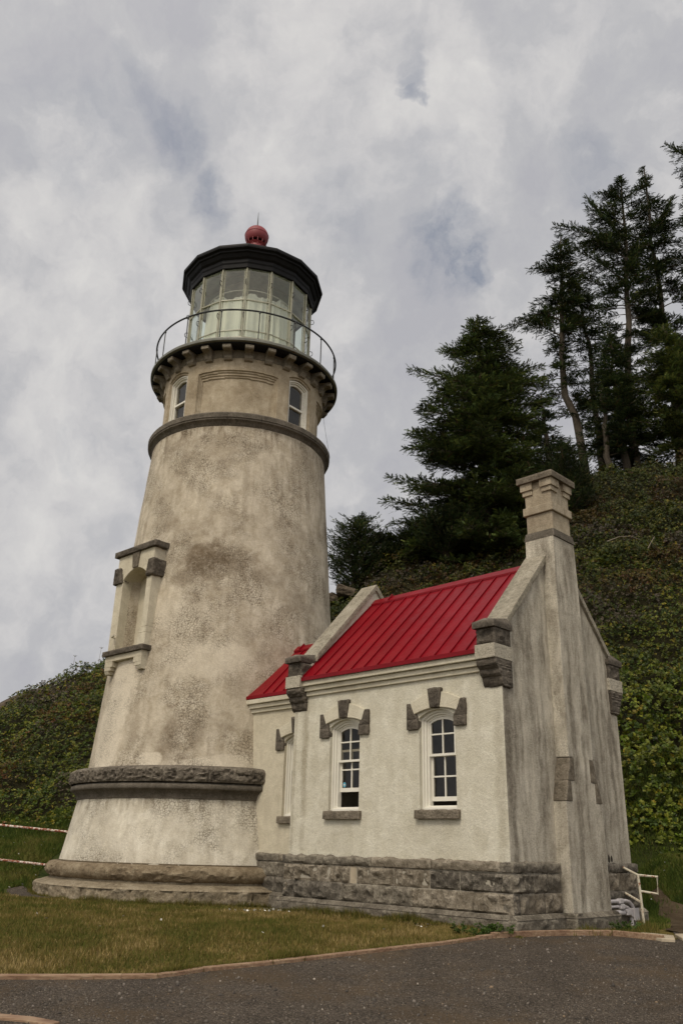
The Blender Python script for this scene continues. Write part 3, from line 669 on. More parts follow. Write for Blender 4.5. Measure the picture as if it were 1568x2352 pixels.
g = MB(); g.revolve([(0.40, 15.93), (0.36, 16.05), (0.30, 16.12), (0.25, 16.2), (0.24, 16.36), (0.29, 16.42)], 32); g.build('ball_collar', M['ball'], roof)
g = MB()
for j in range(12):
    a = 2 * math.pi * j / 12; g.tube([(0.245 * math.cos(a), 0.245 * math.sin(a), 16.34), (0.27 * math.cos(a), 0.27 * math.sin(a), 16.55)], 0.012, 5)
g.build('vent_bars', M['ball'], roof)
g = MB(); R0 = 0.325; zc0 = 16.725; pts = [(0.262, 16.534 )] + [(R0 * math.cos(a), zc0 + R0 * math.sin(a)) for a in np.linspace(-0.62, math.pi / 2 - .001, 24)]
g.revolve([(0.20, 16.56)] + pts, 48); ball = g.build('ventilator_ball', M['ball'], roof)
g = MB(); g.revolve([(R0 + .004, zc0 + .02), (R0 + .008, zc0 + .035), (R0 - .002, zc0 + .05)], 48); g.build('ball_seam', M['ball'], ball)
g = MB(); g.tube([(0, 0, 16.9), (0, 0, 17.2), (0, 0, 17.60)], [0.022, 0.016, 0.004], 6); g.build('lightning_rod', M['rail'], roof)
# cloth hung round the lens inside the lantern, from a ring
g = MB(); nt = 240; th = np.arange(nt) * 2 * math.pi / nt; V = []
top = 14.02 + 0.07 * np.sin(th * 3 + 1) + 0.06 * np.sin(th * 7) + 0.03 * np.sin(th * 17)
for i, t_ in enumerate(np.linspace(0, 1, 10)):
    rr = 1.10 + 0.035 * np.sin(th * 26 + .6 * np.sin(th * 5)) * (0.4 + .6 * t_) + .02 * np.sin(th * 41) + 0.05 * t_
    V += [(r_ * math.cos(a), r_ * math.sin(a), (1 - t_) * tp + t_ * 12.1) for r_, a, tp in zip(rr, th, top)]
g.add(V, [(i * nt + j, i * nt + (j + 1) % nt, (i + 1) * nt + (j + 1) % nt, (i + 1) * nt + j) for i in range(9) for j in range(nt)], 0, True)
g.build('curtain', M['cloth'], tower)
g = MB(); g.tube(ring(1.13, 14.12, 0), 0.013, 6, cap=False); g.build('curtain_ring', M['white'], tower, recalc=False)

# ---- bay window on the tower
def rock_box(g, P, seed, amp=0.03, n1=8, n2=8, mat=0, faces='all', sc=9.0):
    """box from 8 points (order of hexa); every face becomes a dented, rock-faced grid with plain margins"""
    P = [Vector(q) for q in P]; cen = sum(P, Vector()) / 8
    quads = [(0, 3, 2, 1), (4, 5, 6, 7), (0, 1, 5, 4), (1, 2, 6, 5), (2, 3, 7, 6), (3, 0, 4, 7)]
    for qi, q in enumerate(quads):
        A, B, C, D = (P[i] for i in q)
        e1 = max((B - A).length, (C - D).length); e2 = max((D - A).length, (C - B).length)
        k1 = max(2, min(60, int(e1 / 0.022))); k2 = max(2, min(40, int(e2 / 0.022)))
        nrm = (B - A).cross(D - A)
        if nrm.length < 1e-9: continue
        nrm.normalize()
        if nrm.dot((A + C) / 2 - cen) < 0: nrm = -nrm
        U, W_ = np.meshgrid(np.linspace(0, 1, k1 + 1), np.linspace(0, 1, k2 + 1))
        U = U.ravel(); W_ = W_.ravel()
        pts = (np.outer((1 - U) * (1 - W_), A) + np.outer(U * (1 - W_), B) + np.outer(U * W_, C) + np.outer((1 - U) * W_, D))
        ed = np.minimum(np.minimum(U, 1 - U) * e1, np.minimum(W_, 1 - W_) * e2)
        ww = np.clip(ed / 0.03, 0, 1)
        h = vnoise(pts, sc, 4, seed + qi, .6); h = np.maximum(0.35 + h, -0.04)
        pts = pts + np.outer(h * amp * ww, nrm)
        Fq = [(j * (k1 + 1) + i, j * (k1 + 1) + i + 1, (j + 1) * (k1 + 1) + i + 1, (j + 1) * (k1 + 1) + i) for j in range(k2) for i in range(k1)]
        g.add(pts, Fq, mat, True)
def bhex(s0, s1, n0, n1, z0, z1, s0t=None, s1t=None, n1t=None):
    s0t = s0 if s0t is None else s0t; s1t = s1 if s1t is None else s1t; n1t = n1 if n1t is None else n1t
    return [bay(s0, n0, z0), bay(s1, n0, z0), bay(s1, n1, z0), bay(s0, n1, z0), bay(s0t, n0, z1), bay(s1t, n0, z1), bay(s1t, n1t, z1), bay(s0t, n1t, z1)]
# bay frame: s runs from right (-) to left (+) of the face as seen from outside
g = MB()
hexb(g, -0.54, -0.28, 1.9, 2.50, 4.80, 5.06); hexb(g, -0.54, -0.28, 1.9, 2.50, 5.06, 5.18, s1t=-0.37); hexb(g, -0.54, -0.37, 1.9, 2.50, 5.18, 6.27)
hexb(g, 0.49, 0.74, 1.9, 2.50, 4.80, 6.27)
ac = [(s, 6.52 - 0.20 * ((s - .06) / .43) ** 2) for s in np.linspace(-0.37, 0.49, 13)]
g2 = [(-0.54, 6.27), (-0.37, 6.27)] + ac + [(0.49, 6.27), (0.74, 6.27)]
for i in range(len(g2) - 1):
    (sa, za), (sb, zb) = g2[i], g2[i + 1]
    if sb - sa < 1e-6: continue
    g.hexa([bay(sa, 1.9, za), bay(sb, 1.9, zb), bay(sb, 2.50, zb), bay(sa, 2.50, za), bay(sa, 1.9, 6.87), bay(sb, 1.9, 6.87), bay(sb, 2.50, 6.87), bay(sa, 2.50, 6.87)])
bayo = g.build('window_bay', M['cream'], tower, merge=False, bevel=0.008)
g = MB(); rock_box(g, bhex(-0.62, 0.84, 1.9, 2.56, 6.87, 6.99), 5, 0.02); g.build('hood', M['dark'], bayo)
g = MB(); rock_box(g, bhex(-0.60, 0.80, 1.9, 2.58, 4.70, 4.80), 6, 0.016); g.build('sill', M['dark'], bayo)
for s0, s1, sd in ((-0.60, -0.38, 1), (0.50, 0.79, 2)):
    g = MB(); rock_box(g, bhex(s0, s1, 1.95, 2.55, 6.26, 6.60, s1t=s1 - .05 if s0 < 0 else s1, s0t=s0 + .08 if s0 > 0 else s0), 20 + sd, 0.03); g.build('springer_stone', M['dark'], bayo)
g = MB(); rock_box(g, bhex(-0.01, 0.16, 2.3, 2.53, 6.53, 6.865, s0t=-.05, s1t=.21), 30, 0.008); g.build('keystone', M['sill'], bayo)
g = MB(); hexb(g, -0.54, 0.74, 1.9, 2.53, 4.58, 4.70)
for sa, sb in ((-0.54, -0.27), (0.47, 0.74)):
    hexb(g, sa, sb, 1.9, 2.528, 4.47, 4.582); 
    i_ = 0.06
    sa2, sb2 = (sa, sb - i_) if sa < 0 else (sa + i_, sb)
    hexb(g, sa2, sb2, 1.9, 2.524, 4.40, 4.472, n1t=2.524)
    sa3, sb3 = (sa, sb - 2 * i_) if sa < 0 else (sa + 2 * i_, sb)
    hexb(g, sa3, sb3, 1.9, 2.49, 4.33, 4.402, n1t=2.52)
g.build('apron', M['cream'], bayo, bevel=0.006)
g = MB(); g.add([bay(-.40, 2.10, 4.8), bay(.52, 2.10, 4.8), bay(.52, 2.08, 6.6), bay(-.40, 2.08, 6.6)], [(0, 1, 2, 3)]); hexb(g, -.5, .62, 1.9, 2.45, 4.76, 4.805); g.build('niche_back', M['cream'], bayo)
g = MB(); g.tube([bay(.52, 2.50, 5.08), bay(.52, 2.58, 5.08), bay(.40, 2.60, 5.10)], 0.022, 6); g.tube([bay(.52, 2.505, 4.82), bay(.52, 2.505, 5.08)], 0.008, 5); g.build('pipe_bracket', M['pipe_w'], bayo)
# ladder-like trim strip inside the niche (window frame at the right jamb)
g = MB(); hexb(g, -0.365, -0.31, 2.11, 2.30, 5.0, 6.36); hexb(g, -0.31, -0.27, 2.11, 2.24, 4.9, 6.40); g.build('window_frame', M['trim'], bayo)
# hanging cable by the watch room
g = MB(); g.tube([az(-47, 2.0, 11.3), az(-47.4, 2.12, 10.6), az(-47.5, 2.22, 10.08)], 0.0035, 4); g.build('cable', M['rail'], tower)

# ---------------------------------------------------------------- annex (workroom) with its link
U0, U1, H = 4.219, 8.387, 1.632
annex = empty('workroom', (TOWER[0], TOWER[1], 0), ANG)
tag(annex, 'cream plaster annex with red metal gable roof and tall chimney, joined to the tower', 'building')
def L(u, v, z): return (u, -v, z)
def ubox(g, u0, u1, v0, v1, z0, z1, mat=0): g.box(u0, u1, -v1, -v0, z0, z1, mat)
def front_wall(g, ua, ub, v, z0, z1, ops, depth=0.16, back=None):
    """outer face at v with arched openings (uc, hw, zs, zspring, rise) and their reveals"""
    cuts = sorted(ops); cur = ua; ztop = z1
    def quad(a, b_, c, d): g.add([a, b_, c, d], [(0, 1, 2, 3)])
    for (uc, hw, zs_, zp, rise) in cuts:
        quad(L(cur, v, z0), L(uc - hw, v, z0), L(uc - hw, v, ztop), L(cur, v, ztop))
        quad(L(uc - hw, v, z0), L(uc + hw, v, z0), L(uc + hw, v, zs_), L(uc - hw, v, zs_))
        us = np.linspace(uc - hw, uc + hw, 15); za = zp + rise * (1 - ((us - uc) / hw) ** 2)
        for i in range(14):
            quad(L(us[i], v, za[i]), L(us[i + 1], v, za[i + 1]), L(us[i + 1], v, ztop), L(us[i], v, ztop))
            quad(L(us[i], v, za[i]), L(us[i + 1], v, za[i + 1]), L(us[i + 1], v - depth, za[i + 1]), L(us[i], v - depth, za[i]))
        quad(L(uc - hw, v, zs_), L(uc - hw, v - depth, zs_), L(uc - hw, v - depth, zp), L(uc - hw, v, zp))
        quad(L(uc + hw, v, zs_), L(uc + hw, v - depth, zs_), L(uc + hw, v - depth, zp), L(uc + hw, v, zp))
        quad(L(uc - hw, v, zs_), L(uc + hw, v, zs_), L(uc + hw, v - depth, zs_), L(uc - hw, v - depth, zs_))
        cur = uc + hw
    quad(L(cur, v, z0), L(ub, v, z0), L(ub, v, ztop), L(cur, v, ztop))
W1 = (5.405, 0.325, 1.685, 2.96, 0.10); W2 = (7.245, 0.325, 1.685, 2.96, 0.10); W3 = (3.58, 0.325, 1.645, 2.93, 0.10)
g = MB(); front_wall(g, U0, U1, H, 1.0, 3.80, [W1, W2]); g.build('wall', M['wall'], annex, recalc=False)
ridge_z = 5.70
def gable_poly(hh, z0): return [(-hh, z0), (hh, z0), (hh, 4.02), (0, 4.02 + 1.07 * hh), (-hh, 4.02)]
g = MB(); g.prism(gable_poly(H - .003, 1.0), U1 - 0.30, U1 - .001, 'x'); g.build('gable_wall', M['gable'], annex)
g = MB(); g.prism(gable_poly(H - .003, 1.0), U0 + 0.003, U0 + 0.32, 'x'); g.build('gable_wall', M['wall'], annex)
g = MB(); ubox(g, U0 + .32, U1 - .30, -H, -H + .2, 1.0, 3.8); g.build('back_wall', M['wall'], annex)
g = MB(); ubox(g, U0 + .1, U1 - .1, -H + .2, H - .2, 0.9, 1.0); g.build('floor', M['inside'], annex)
g = MB(); ubox(g, U0 + .33, U1 - .31, -0.22, -0.18, 1.0, 3.75); g.build('partition', M['inside'], annex)
# link between tower and annex
HL = 0.97
g = MB(); front_wall(g, 2.0, U0, HL, 1.0, 3.78, [W3]); ubox(g, 2.0, U0, -HL, -HL + .15, 1.0, 3.78); g.build('link_wall', M['cream'], annex, recalc=False)
g = MB(); ubox(g, 2.0, U0, -0.1, -0.05, 1.0, 3.75); ubox(g, 2.6, U0, -HL + .2, HL - .2, 0.92, 1.0); g.build('link_partition', M['inside'], annex)

# mouldings under the eaves
def cornice(g, ua, ub, v, top, s=1):
    for z0, z1, pr_ in ((top - .085, top, .135), (top - .165, top - .088, .085), (top - .24, top - .168, .04)):
        if s > 0: ubox(g, ua, ub, v - .02, v + pr_, z0, z1)
        else: ubox(g, ua, ub, -v - pr_, -v + .02, z0, z1)
g = MB(); cornice(g, U0 + .30, U1 - .26, H, 3.745); cornice(g, U0 + .30, U1 - .26, H, 3.745, -1); g.build('eaves_moulding', M['trim'], annex, bevel=0.008)
g = MB(); cornice(g, 2.05, U0 - .002, HL, 3.735); cornice(g, 2.05, U0 - .002, HL, 3.735, -1); g.build('eaves_moulding', M['trim'], annex, bevel=0.008)

# red standing seam roofs
def roof_part(ua, ub, zr, ze, ve, seams, name='roof', over=0.0):
    g = MB(); th_ = 0.035
    for s in (1, -1):
        a0 = [(ua, 0, zr), (ub, 0, zr), (ub, s * ve, ze), (ua, s * ve, ze)]
        top = [L(*q) for q in a0]; bot = [L(q[0], q[1], q[2] - th_) for q in a0]
        g.hexa(bot + top)
        # eave fascia
        ubox(g, ua, ub, *(sorted((s * (ve - .012), s * (ve + .012)))), ze - 0.058, ze + 0.004)
    ro = g.build(name, M['redroof'], annex)
    g = MB(); ln = math.hypot(ve, zr - ze); ux, uz = ve / ln, (ze - zr) / ln; nx_, nz_ = -uz, ux
    for u in seams:
        for s in (1, -1):
            P = []
            for du in (-.006, .006):
                for (t_, hh) in ((0.05, 0.0), (ln - .005, 0.0)):
                    for h_ in (0.0, 0.024): P.append(L(u + du, s * (ux * t_ + nx_ * h_), zr + uz * t_ + nz_ * h_))
            # P order: du-,t0,h0; du-,t0,h1; du-,t1,h0; du-,t1,h1; du+...
            g.add(P, [(0, 1, 3, 2), (4, 6, 7, 5), (0, 4, 5, 1), (2, 3, 7, 6), (1, 5, 7, 3)])
    g.build('standing_seam', M['redroof'], ro)
    g = MB()
    for s in (1, -1):
        q = [L(ua - .0, 0, zr + .045), L(ub, 0, zr + .045), L(ub, s * .11, zr + .045 - .11 * .97), L(ua, s * .11, zr + .045 - .11 * .97)]
        q2 = [(a_, b_, c_ - .035) for a_, b_, c_ in q]; g.hexa(q2 + q)
    for uu in (ua + .45, ub - .22):
        for s in (1, -1):
            q = [L(uu - .012, 0, zr + .085), L(uu + .012, 0, zr + .085), L(uu + .012, s * .12, zr + .085 - .12 * .97), L(uu - .012, s * .12, zr + .085 - .12 * .97)]
            q2 = [(a_, b_, c_ - .05) for a_, b_, c_ in q]; g.hexa(q2 + q)
    g.build('ridge_cap', M['redroof'], ro)
    return ro
roof_part(U0 + .30, U1 - .27, 5.50, 3.80, H + .16, [U0 + .33, 4.83] + [4.83 + .281 * i for i in range(1, 13)])
roof_part(2.15, U0 - .005, 4.90, 3.80, HL + .13, [2.45 + .28 * i for i in range(1, 7)])

# raking copings, kneelers
def coping(ua, ub, zlow, name='coping'):
    for s in (1, -1):
        g = MB()
        cuts = [0.0, 0.42, 0.86, 1.0]
        v0, z0, v1, z1 = 1.50, zlow, 0.0, zlow + 1.50 * 1.07
        for i in range(3):
            a_, b_ = cuts[i] + (.004 if i else 0), cuts[i + 1] - .004
            va, za = v0 + (v1 - v0) * a_, z0 + (z1 - z0) * a_; vb, zb = v0 + (v1 - v0) * b_, z0 + (z1 - z0) * b_
            P = [L(ua, s * va, za - .115), L(ub, s * va, za - .115), L(ub, s * vb, zb - .115), L(ua, s * vb, zb - .115),
                 L(ua, s * va, za), L(ub, s * va, za), L(ub, s * vb, zb), L(ua, s * vb, zb)]
            rock_box(g, P, 60 + i, 0.006, sc=14)
        g.build(name, M['coping'], annex, bevel=0)
coping(U1 - .34, U1 + .045, 4.245); coping(U0 - .03, U0 + .36, 4.245)
def kneeler(ua, ub, s):
    ug = 0
    kn = MB(); sd = int(ua * 10 + s * 3) + 90
    def bxp(v0, v1, z0, z1, pu=0.0, top_in=0.0):
        return [L(ua - pu, s * v0, z0), L(ub + pu, s * v0, z0), L(ub + pu, s * v1, z0), L(ua - pu, s * v1, z0), L(ua - pu, s * v0, z1), L(ub + pu, s * v0, z1), L(ub + pu, s * (v1 - top_in), z1), L(ua - pu, s * (v1 - top_in), z1)]
    rock_box(kn, bxp(1.42, 1.795, 3.845, 4.07, 0.0), sd, 0.042, sc=9)
    rock_box(kn, bxp(1.40, 1.86, 4.072, 4.16, 0.028), sd + 1, 0.008)
    # shallow saddle on the cap
    P = [L(ua - .028, s * 1.40, 4.161), L(ub + .028, s * 1.40, 4.161), L(ub + .028, s * 1.86, 4.161), L(ua - .028, s * 1.86, 4.161)]
    kn.add(P + [L(ua - .01, s * 1.45, 4.25), L(ub + .01, s * 1.45, 4.25), L((ua + ub) / 2, s * 1.80, 4.215)], [(3, 2, 6), (2, 1, 5, 6), (0, 3, 6, 4), (4, 6, 5)], 0)
    # lower corbel stepping back to the wall
    prof = [(1.62, 3.27), (1.66, 3.30), (1.69, 3.40), (1.735, 3.44), (1.745, 3.50), (1.79, 3.54), (1.815, 3.57), (1.815, 3.635), (1.42, 3.635), (1.42, 3.27)]
    for i in range(3):
        pass
    za = [p_ for p_ in prof[:8]]
    for i in range(len(za) - 1):
        (va, z0), (vb, z1) = za[i], za[i + 1]
        if z1 - z0 < 1e-6: continue
        P = [L(ua - .004, s * 1.42, z0), L(ub + .006, s * 1.42, z0), L(ub + .006, s * va, z0), L(ua - .004, s * va, z0), L(ua - .004, s * 1.42, z1), L(ub + .006, s * 1.42, z1), L(ub + .006, s * vb, z1), L(ua - .004, s * vb, z1)]
        rock_box(kn, P, sd + 10 + i, 0.022, sc=11)
    k_ = kn.build('kneeler', M['dark'], annex)
    g = MB(); P = bxp(1.40, 1.84, 3.64, 3.84, 0.012); g.hexa(P); g.build('kneeler_block', M['coping'], k_, bevel=0.008)
for s in (1, -1):
    kneeler(U1 - .28, U1 + .03, s); kneeler(U0 - .04, U0 + .29, s)

# chimney breast and stack
g = MB()
half = [(.525, .40), (.50, 1.84), (.345, 1.845), (.345, 2.12), (.235, 2.125), (.235, 2.435), (.345, 2.44), (.342, 5.0), (.316, 5.80)]
g.prism([(-a_, z_) for a_, z_ in half] + [(a_, z_) for a_, z_ in half[::-1]], U1 - .05, U1 + .20, 'x')
g.build('chimney_breast', M['gable'], annex, bevel=0.012)
for s in (1, -1):
    for (z0, z1, ha, hb, vi) in ((1.845, 2.12, .505, .425, .335), (2.125, 2.43, .425, .335, .225)):
        g2_ = MB(); rock_box(g2_, [L(U1 - .02, s * vi, z0), L(U1 + .205, s * vi, z0), L(U1 + .205, s * ha, z0), L(U1 - .02, s * ha, z0), L(U1 - .02, s * vi, z1), L(U1 + .203, s * vi, z1), L(U1 + .203, s * hb, z1), L(U1 - .02, s * hb, z1)], 140 + int(z0 * 10) + s, 0.012)
        g2_.build('weathering_stone', M['sill'], annex)
st = MB(); ucn = U1 - .055
def sbox(g, hu, hv, z0, z1, hu1=None, hv1=None):
    hu1 = hu if hu1 is None else hu1; hv1 = hv if hv1 is None else hv1
    g.hexa([L(ucn - hu, -hv, z0), L(ucn + hu, -hv, z0), L(ucn + hu, hv, z0), L(ucn - hu, hv, z0), L(ucn - hu1, -hv1, z1), L(ucn + hu1, -hv1, z1), L(ucn + hu1, hv1, z1), L(ucn - hu1, hv1, z1)])
shf = MB(); sbox(shf, .25, .341, 4.4, 5.0); sbox(shf, .25, .341, 5.0, 5.80, .25, .314); shf.build('chimney_shaft', M['gable'], annex)
sbox(st, .235, .27, 5.93, 6.24); sbox(st, .237, .272, 6.38, 6.80, .24, .275)
sbox(st, .272, .308, 6.24, 6.38)
chim = st.build('chimney', M['chim'], annex, bevel=0.012)
g = MB(); rock_box(g, [L(ucn - .272, -.318, 5.80), L(ucn + .272, -.318, 5.80), L(ucn + .272, .318, 5.80), L(ucn - .272, .318, 5.80), L(ucn - .25, -.295, 5.93), L(ucn + .25, -.295, 5.93), L(ucn + .25, .295, 5.93), L(ucn - .25, .295, 5.93)], 77, 0.005); g.build('ledge', M['belt'], chim)
g = MB()
for su in (-1, 1):
    for sv in (-1, 1):
        for hu, hv, z0, z1, gu, gv in ((.265, .30, 6.59, 6.67, .085, .085), (.29, .325, 6.672, 6.80, .07, .07)):
            a_, b_ = sorted((su * gu, su * hu)); c_, d_ = sorted((sv * gv, sv * hv))
            ubox(g, ucn + a_, ucn + b_, c_, d_, z0, z1)
g.build('dentil_blocks', M['chim'], chim, bevel=0.006)
g = MB(); rock_box(g, [L(ucn - .33, -.365, 6.80), L(ucn + .33, -.365, 6.80), L(ucn + .33, .365, 6.80), L(ucn - .33, .365, 6.80), L(ucn - .33, -.365, 6.905), L(ucn + .33, -.365, 6.905), L(ucn + .33, .365, 6.905), L(ucn - .33, .365, 6.905)], 79, 0.004, sc=12); g.build('chimney_cap', M['sill'], chim)

# stone plinth, coursed rock faced blocks
def wall_block(g, frame, a0, a1, z0, z1, out, thick, seed, amp):
    """frame(a, off, z) -> point. Block standing 'out' proud of the wall plane"""
    P = [frame(a0, -thick, z0), frame(a1, -thick, z0), frame(a1, out, z0), frame(a0, out, z0), frame(a0, -thick, z1), frame(a1, -thick, z1), frame(a1, out, z1), frame(a0, out, z1)]
    rock_box(g, P, seed, amp, mat=(seed * 5 // 3) % 3, sc=7.5)
fr_front = lambda a, o_, z: L(a, H + o_, z)
fr_back = lambda a, o_, z: L(a, -H - o_, z)
fr_gab = lambda a, o_, z: L(U1 + o_, a, z)
fr_gab0 = lambda a, o_, z: L(U0 - o_, a, z)
fr_link = lambda a, o_, z: L(a, HL + o_, z)
fr_linkb = lambda a, o_, z: L(a, -HL - o_, z)
g = MB(); J = 0.0055
def course(frame, cuts, z0, z1, out, amp, seed):
    for i in range(len(cuts) - 1):
        wall_block(g, frame, cuts[i] + J, cuts[i + 1] - J, z0 + J, z1 - J, out, 0.12, seed + i * 7, amp)
# front
course(fr_front, [U0 - .05, 5.05, 6.05, 7.15, U1 - .12], 0.925, 1.045, 0.065, 0.030, 200)
course(fr_front, [5.76, 6.47, 7.12, 7.62, U1 + .045], 0.68, 0.92, 0.045, 0.058, 230)
course(fr_front, [U0 - .05, U0 + .20, 4.98, 5.62], 0.68, 0.92, 0.045, 0.058, 232)
course(fr_front, [U0 - .05, 4.72, 5.45, 6.10, 6.42, 6.80, 7.55, U1 + .045], 0.44, 0.68, 0.05, 0.058, 260)
# gable
course(fr_gab, [-H - .045, -.53], 0.68, 0.92, 0.05, 0.045, 300); course(fr_gab, [-H - .045, -.53], 0.44, 0.68, 0.05, 0.045, 305)
course(fr_gab, [.53, 1.2, H + .045], 0.68, 0.92, 0.05, 0.045, 310); course(fr_gab, [.53, .95, H - .10, H + .045], 0.44, 0.68, 0.05, 0.045, 320)
course(fr_gab, [-H - .07, -.53], 0.925, 1.045, 0.065, 0.030, 330); course(fr_gab, [.53, H + .07], 0.925, 1.045, 0.065, 0.030, 335)
wall_block(g, fr_front, U1 - .108, U1 + .055, .931, 1.04, .07, .12, 339, .012)
# annex end facing the tower, back, link
course(fr_gab0, [-H - .045, -HL], 0.44, 0.92, 0.045, 0.03, 340); course(fr_gab0, [HL, H + .045], 0.68, 0.92, 0.045, 0.035, 345); course(fr_gab0, [HL, H + .045], 0.44, 0.68, 0.045, 0.035, 347)
course(fr_gab0, [HL, H + .07], 0.925, 1.045, 0.07, 0.01, 350)
course(fr_back, [U0, 5.5, 7, U1], 0.44, 0.92, 0.045, 0.03, 355); course(fr_back, [U0, U1], 0.925, 1.045, 0.07, 0.01, 358)
course(fr_link, [2.6, 3.3, U0 - .06], 0.925, 1.045, 0.06, 0.012, 360); course(fr_link, [2.6, 3.5, U0 - .06], 0.68, 0.92, 0.04, 0.035, 364); course(fr_link, [2.6, 3.2, U0 - .06], 0.44, 0.68, 0.04, 0.035, 368)
pl = g.build('plinth', [M['plinth'], M['plinth_dark'], M['plinth_buff']], annex)
g = MB(); wall_block(g, fr_front, 5.63, 5.75, .688, .913, .045, .12, 390, .003); g.build('patch_stone', M['slab'], annex)
g = MB(); ubox(g, U0 + .01, U1 - .01, -H + .01, H - .012, 0.2, 1.044); ubox(g, U0 - .02, U1 + .02, H - .1, H + .043, 0.45, 1.02); ubox(g, U1 - .1, U1 + .043, -H - .02, H + .041, 0.45, 1.018); ubox(g, 2.5, U0, -HL, HL + .028, 0.2, 1.03)
g.build('mortar_core', M['mortar'], annex)
# base course with a weathered top
def base_run(frame, a0, a1, cuts, seed, out=.13):
    for i in range(len(cuts) - 1):
        c0, c1 = cuts[i] + J, cuts[i + 1] - J
        P = [frame(c0, -.1, 0.05), frame(c1, -.1, 0.05), frame(c1, out, 0.05), frame(c0, out, 0.05), frame(c0, -.1, 0.385), frame(c1, -.1, 0.385), frame(c1, out, 0.385), frame(c0, out, 0.385)]
        rock_box(g, P, seed + i, 0.018, sc=8)
        P = [frame(c0, -.1, 0.386), frame(c1, -.1, 0.386), frame(c1, out + .012, 0.386), frame(c0, out + .012, 0.386), frame(c0, -.1, 0.44), frame(c1, -.1, 0.44), frame(c1, out - .055, 0.44), frame(c0, out - .055, 0.44)]
        rock_box(g, P, seed + 40 + i, 0.002, sc=8)
g = MB()
base_run(fr_front, 0, 0, [U0 - .14, U0 + .02, 4.95, 5.95, 7.0, U1 + .02], 400)
base_run(fr_gab, 0, 0, [.60, H + .128], 420); base_run(fr_gab, 0, 0, [-H - .128, -.60], 425)
base_run(fr_gab0, 0, 0, [-H - .1, H + .1], 430); base_run(fr_link, 0, 0, [2.6, U0 - .14], 435, .10)
base_run(lambda a, o_, z: L(U1 + .20 + o_, a, z), 0, 0, [-.60, .60], 440, .09)
base_run(lambda a, o_, z: L(a, .52 + o_, z), 0, 0, [U1 + .1, U1 + .285], 445, .08)
base_run(lambda a, o_, z: L(a, -.52 - o_, z), 0, 0, [U1 + .1, U1 + .285], 447, .08)
g.build('base_stones', M['plinth'], annex)
# stain marks of removed fittings, shallow patches in the plaster near the plinth
for vv, hh in ((-.83, .10), (-.94, .09), (-1.02, .07)):
    g = MB(); g.prism([(vv + .028 * math.cos(t_) * (1 - .3 * math.sin(t_)), 1.11 + hh * .62 * math.sin(t_)) for t_ in np.linspace(0, 2 * math.pi, 12, endpoint=False)], U1 - .01, U1 + .003, 'x')
    o = g.build('old_patch', M['dark'], annex); o.scale = (1, 1, 1)
for o in [o for o in bpy.data.objects if o.name.startswith('old_patch')]:
    for v_ in o.data.vertices: v_.co.y = -v_.co.y

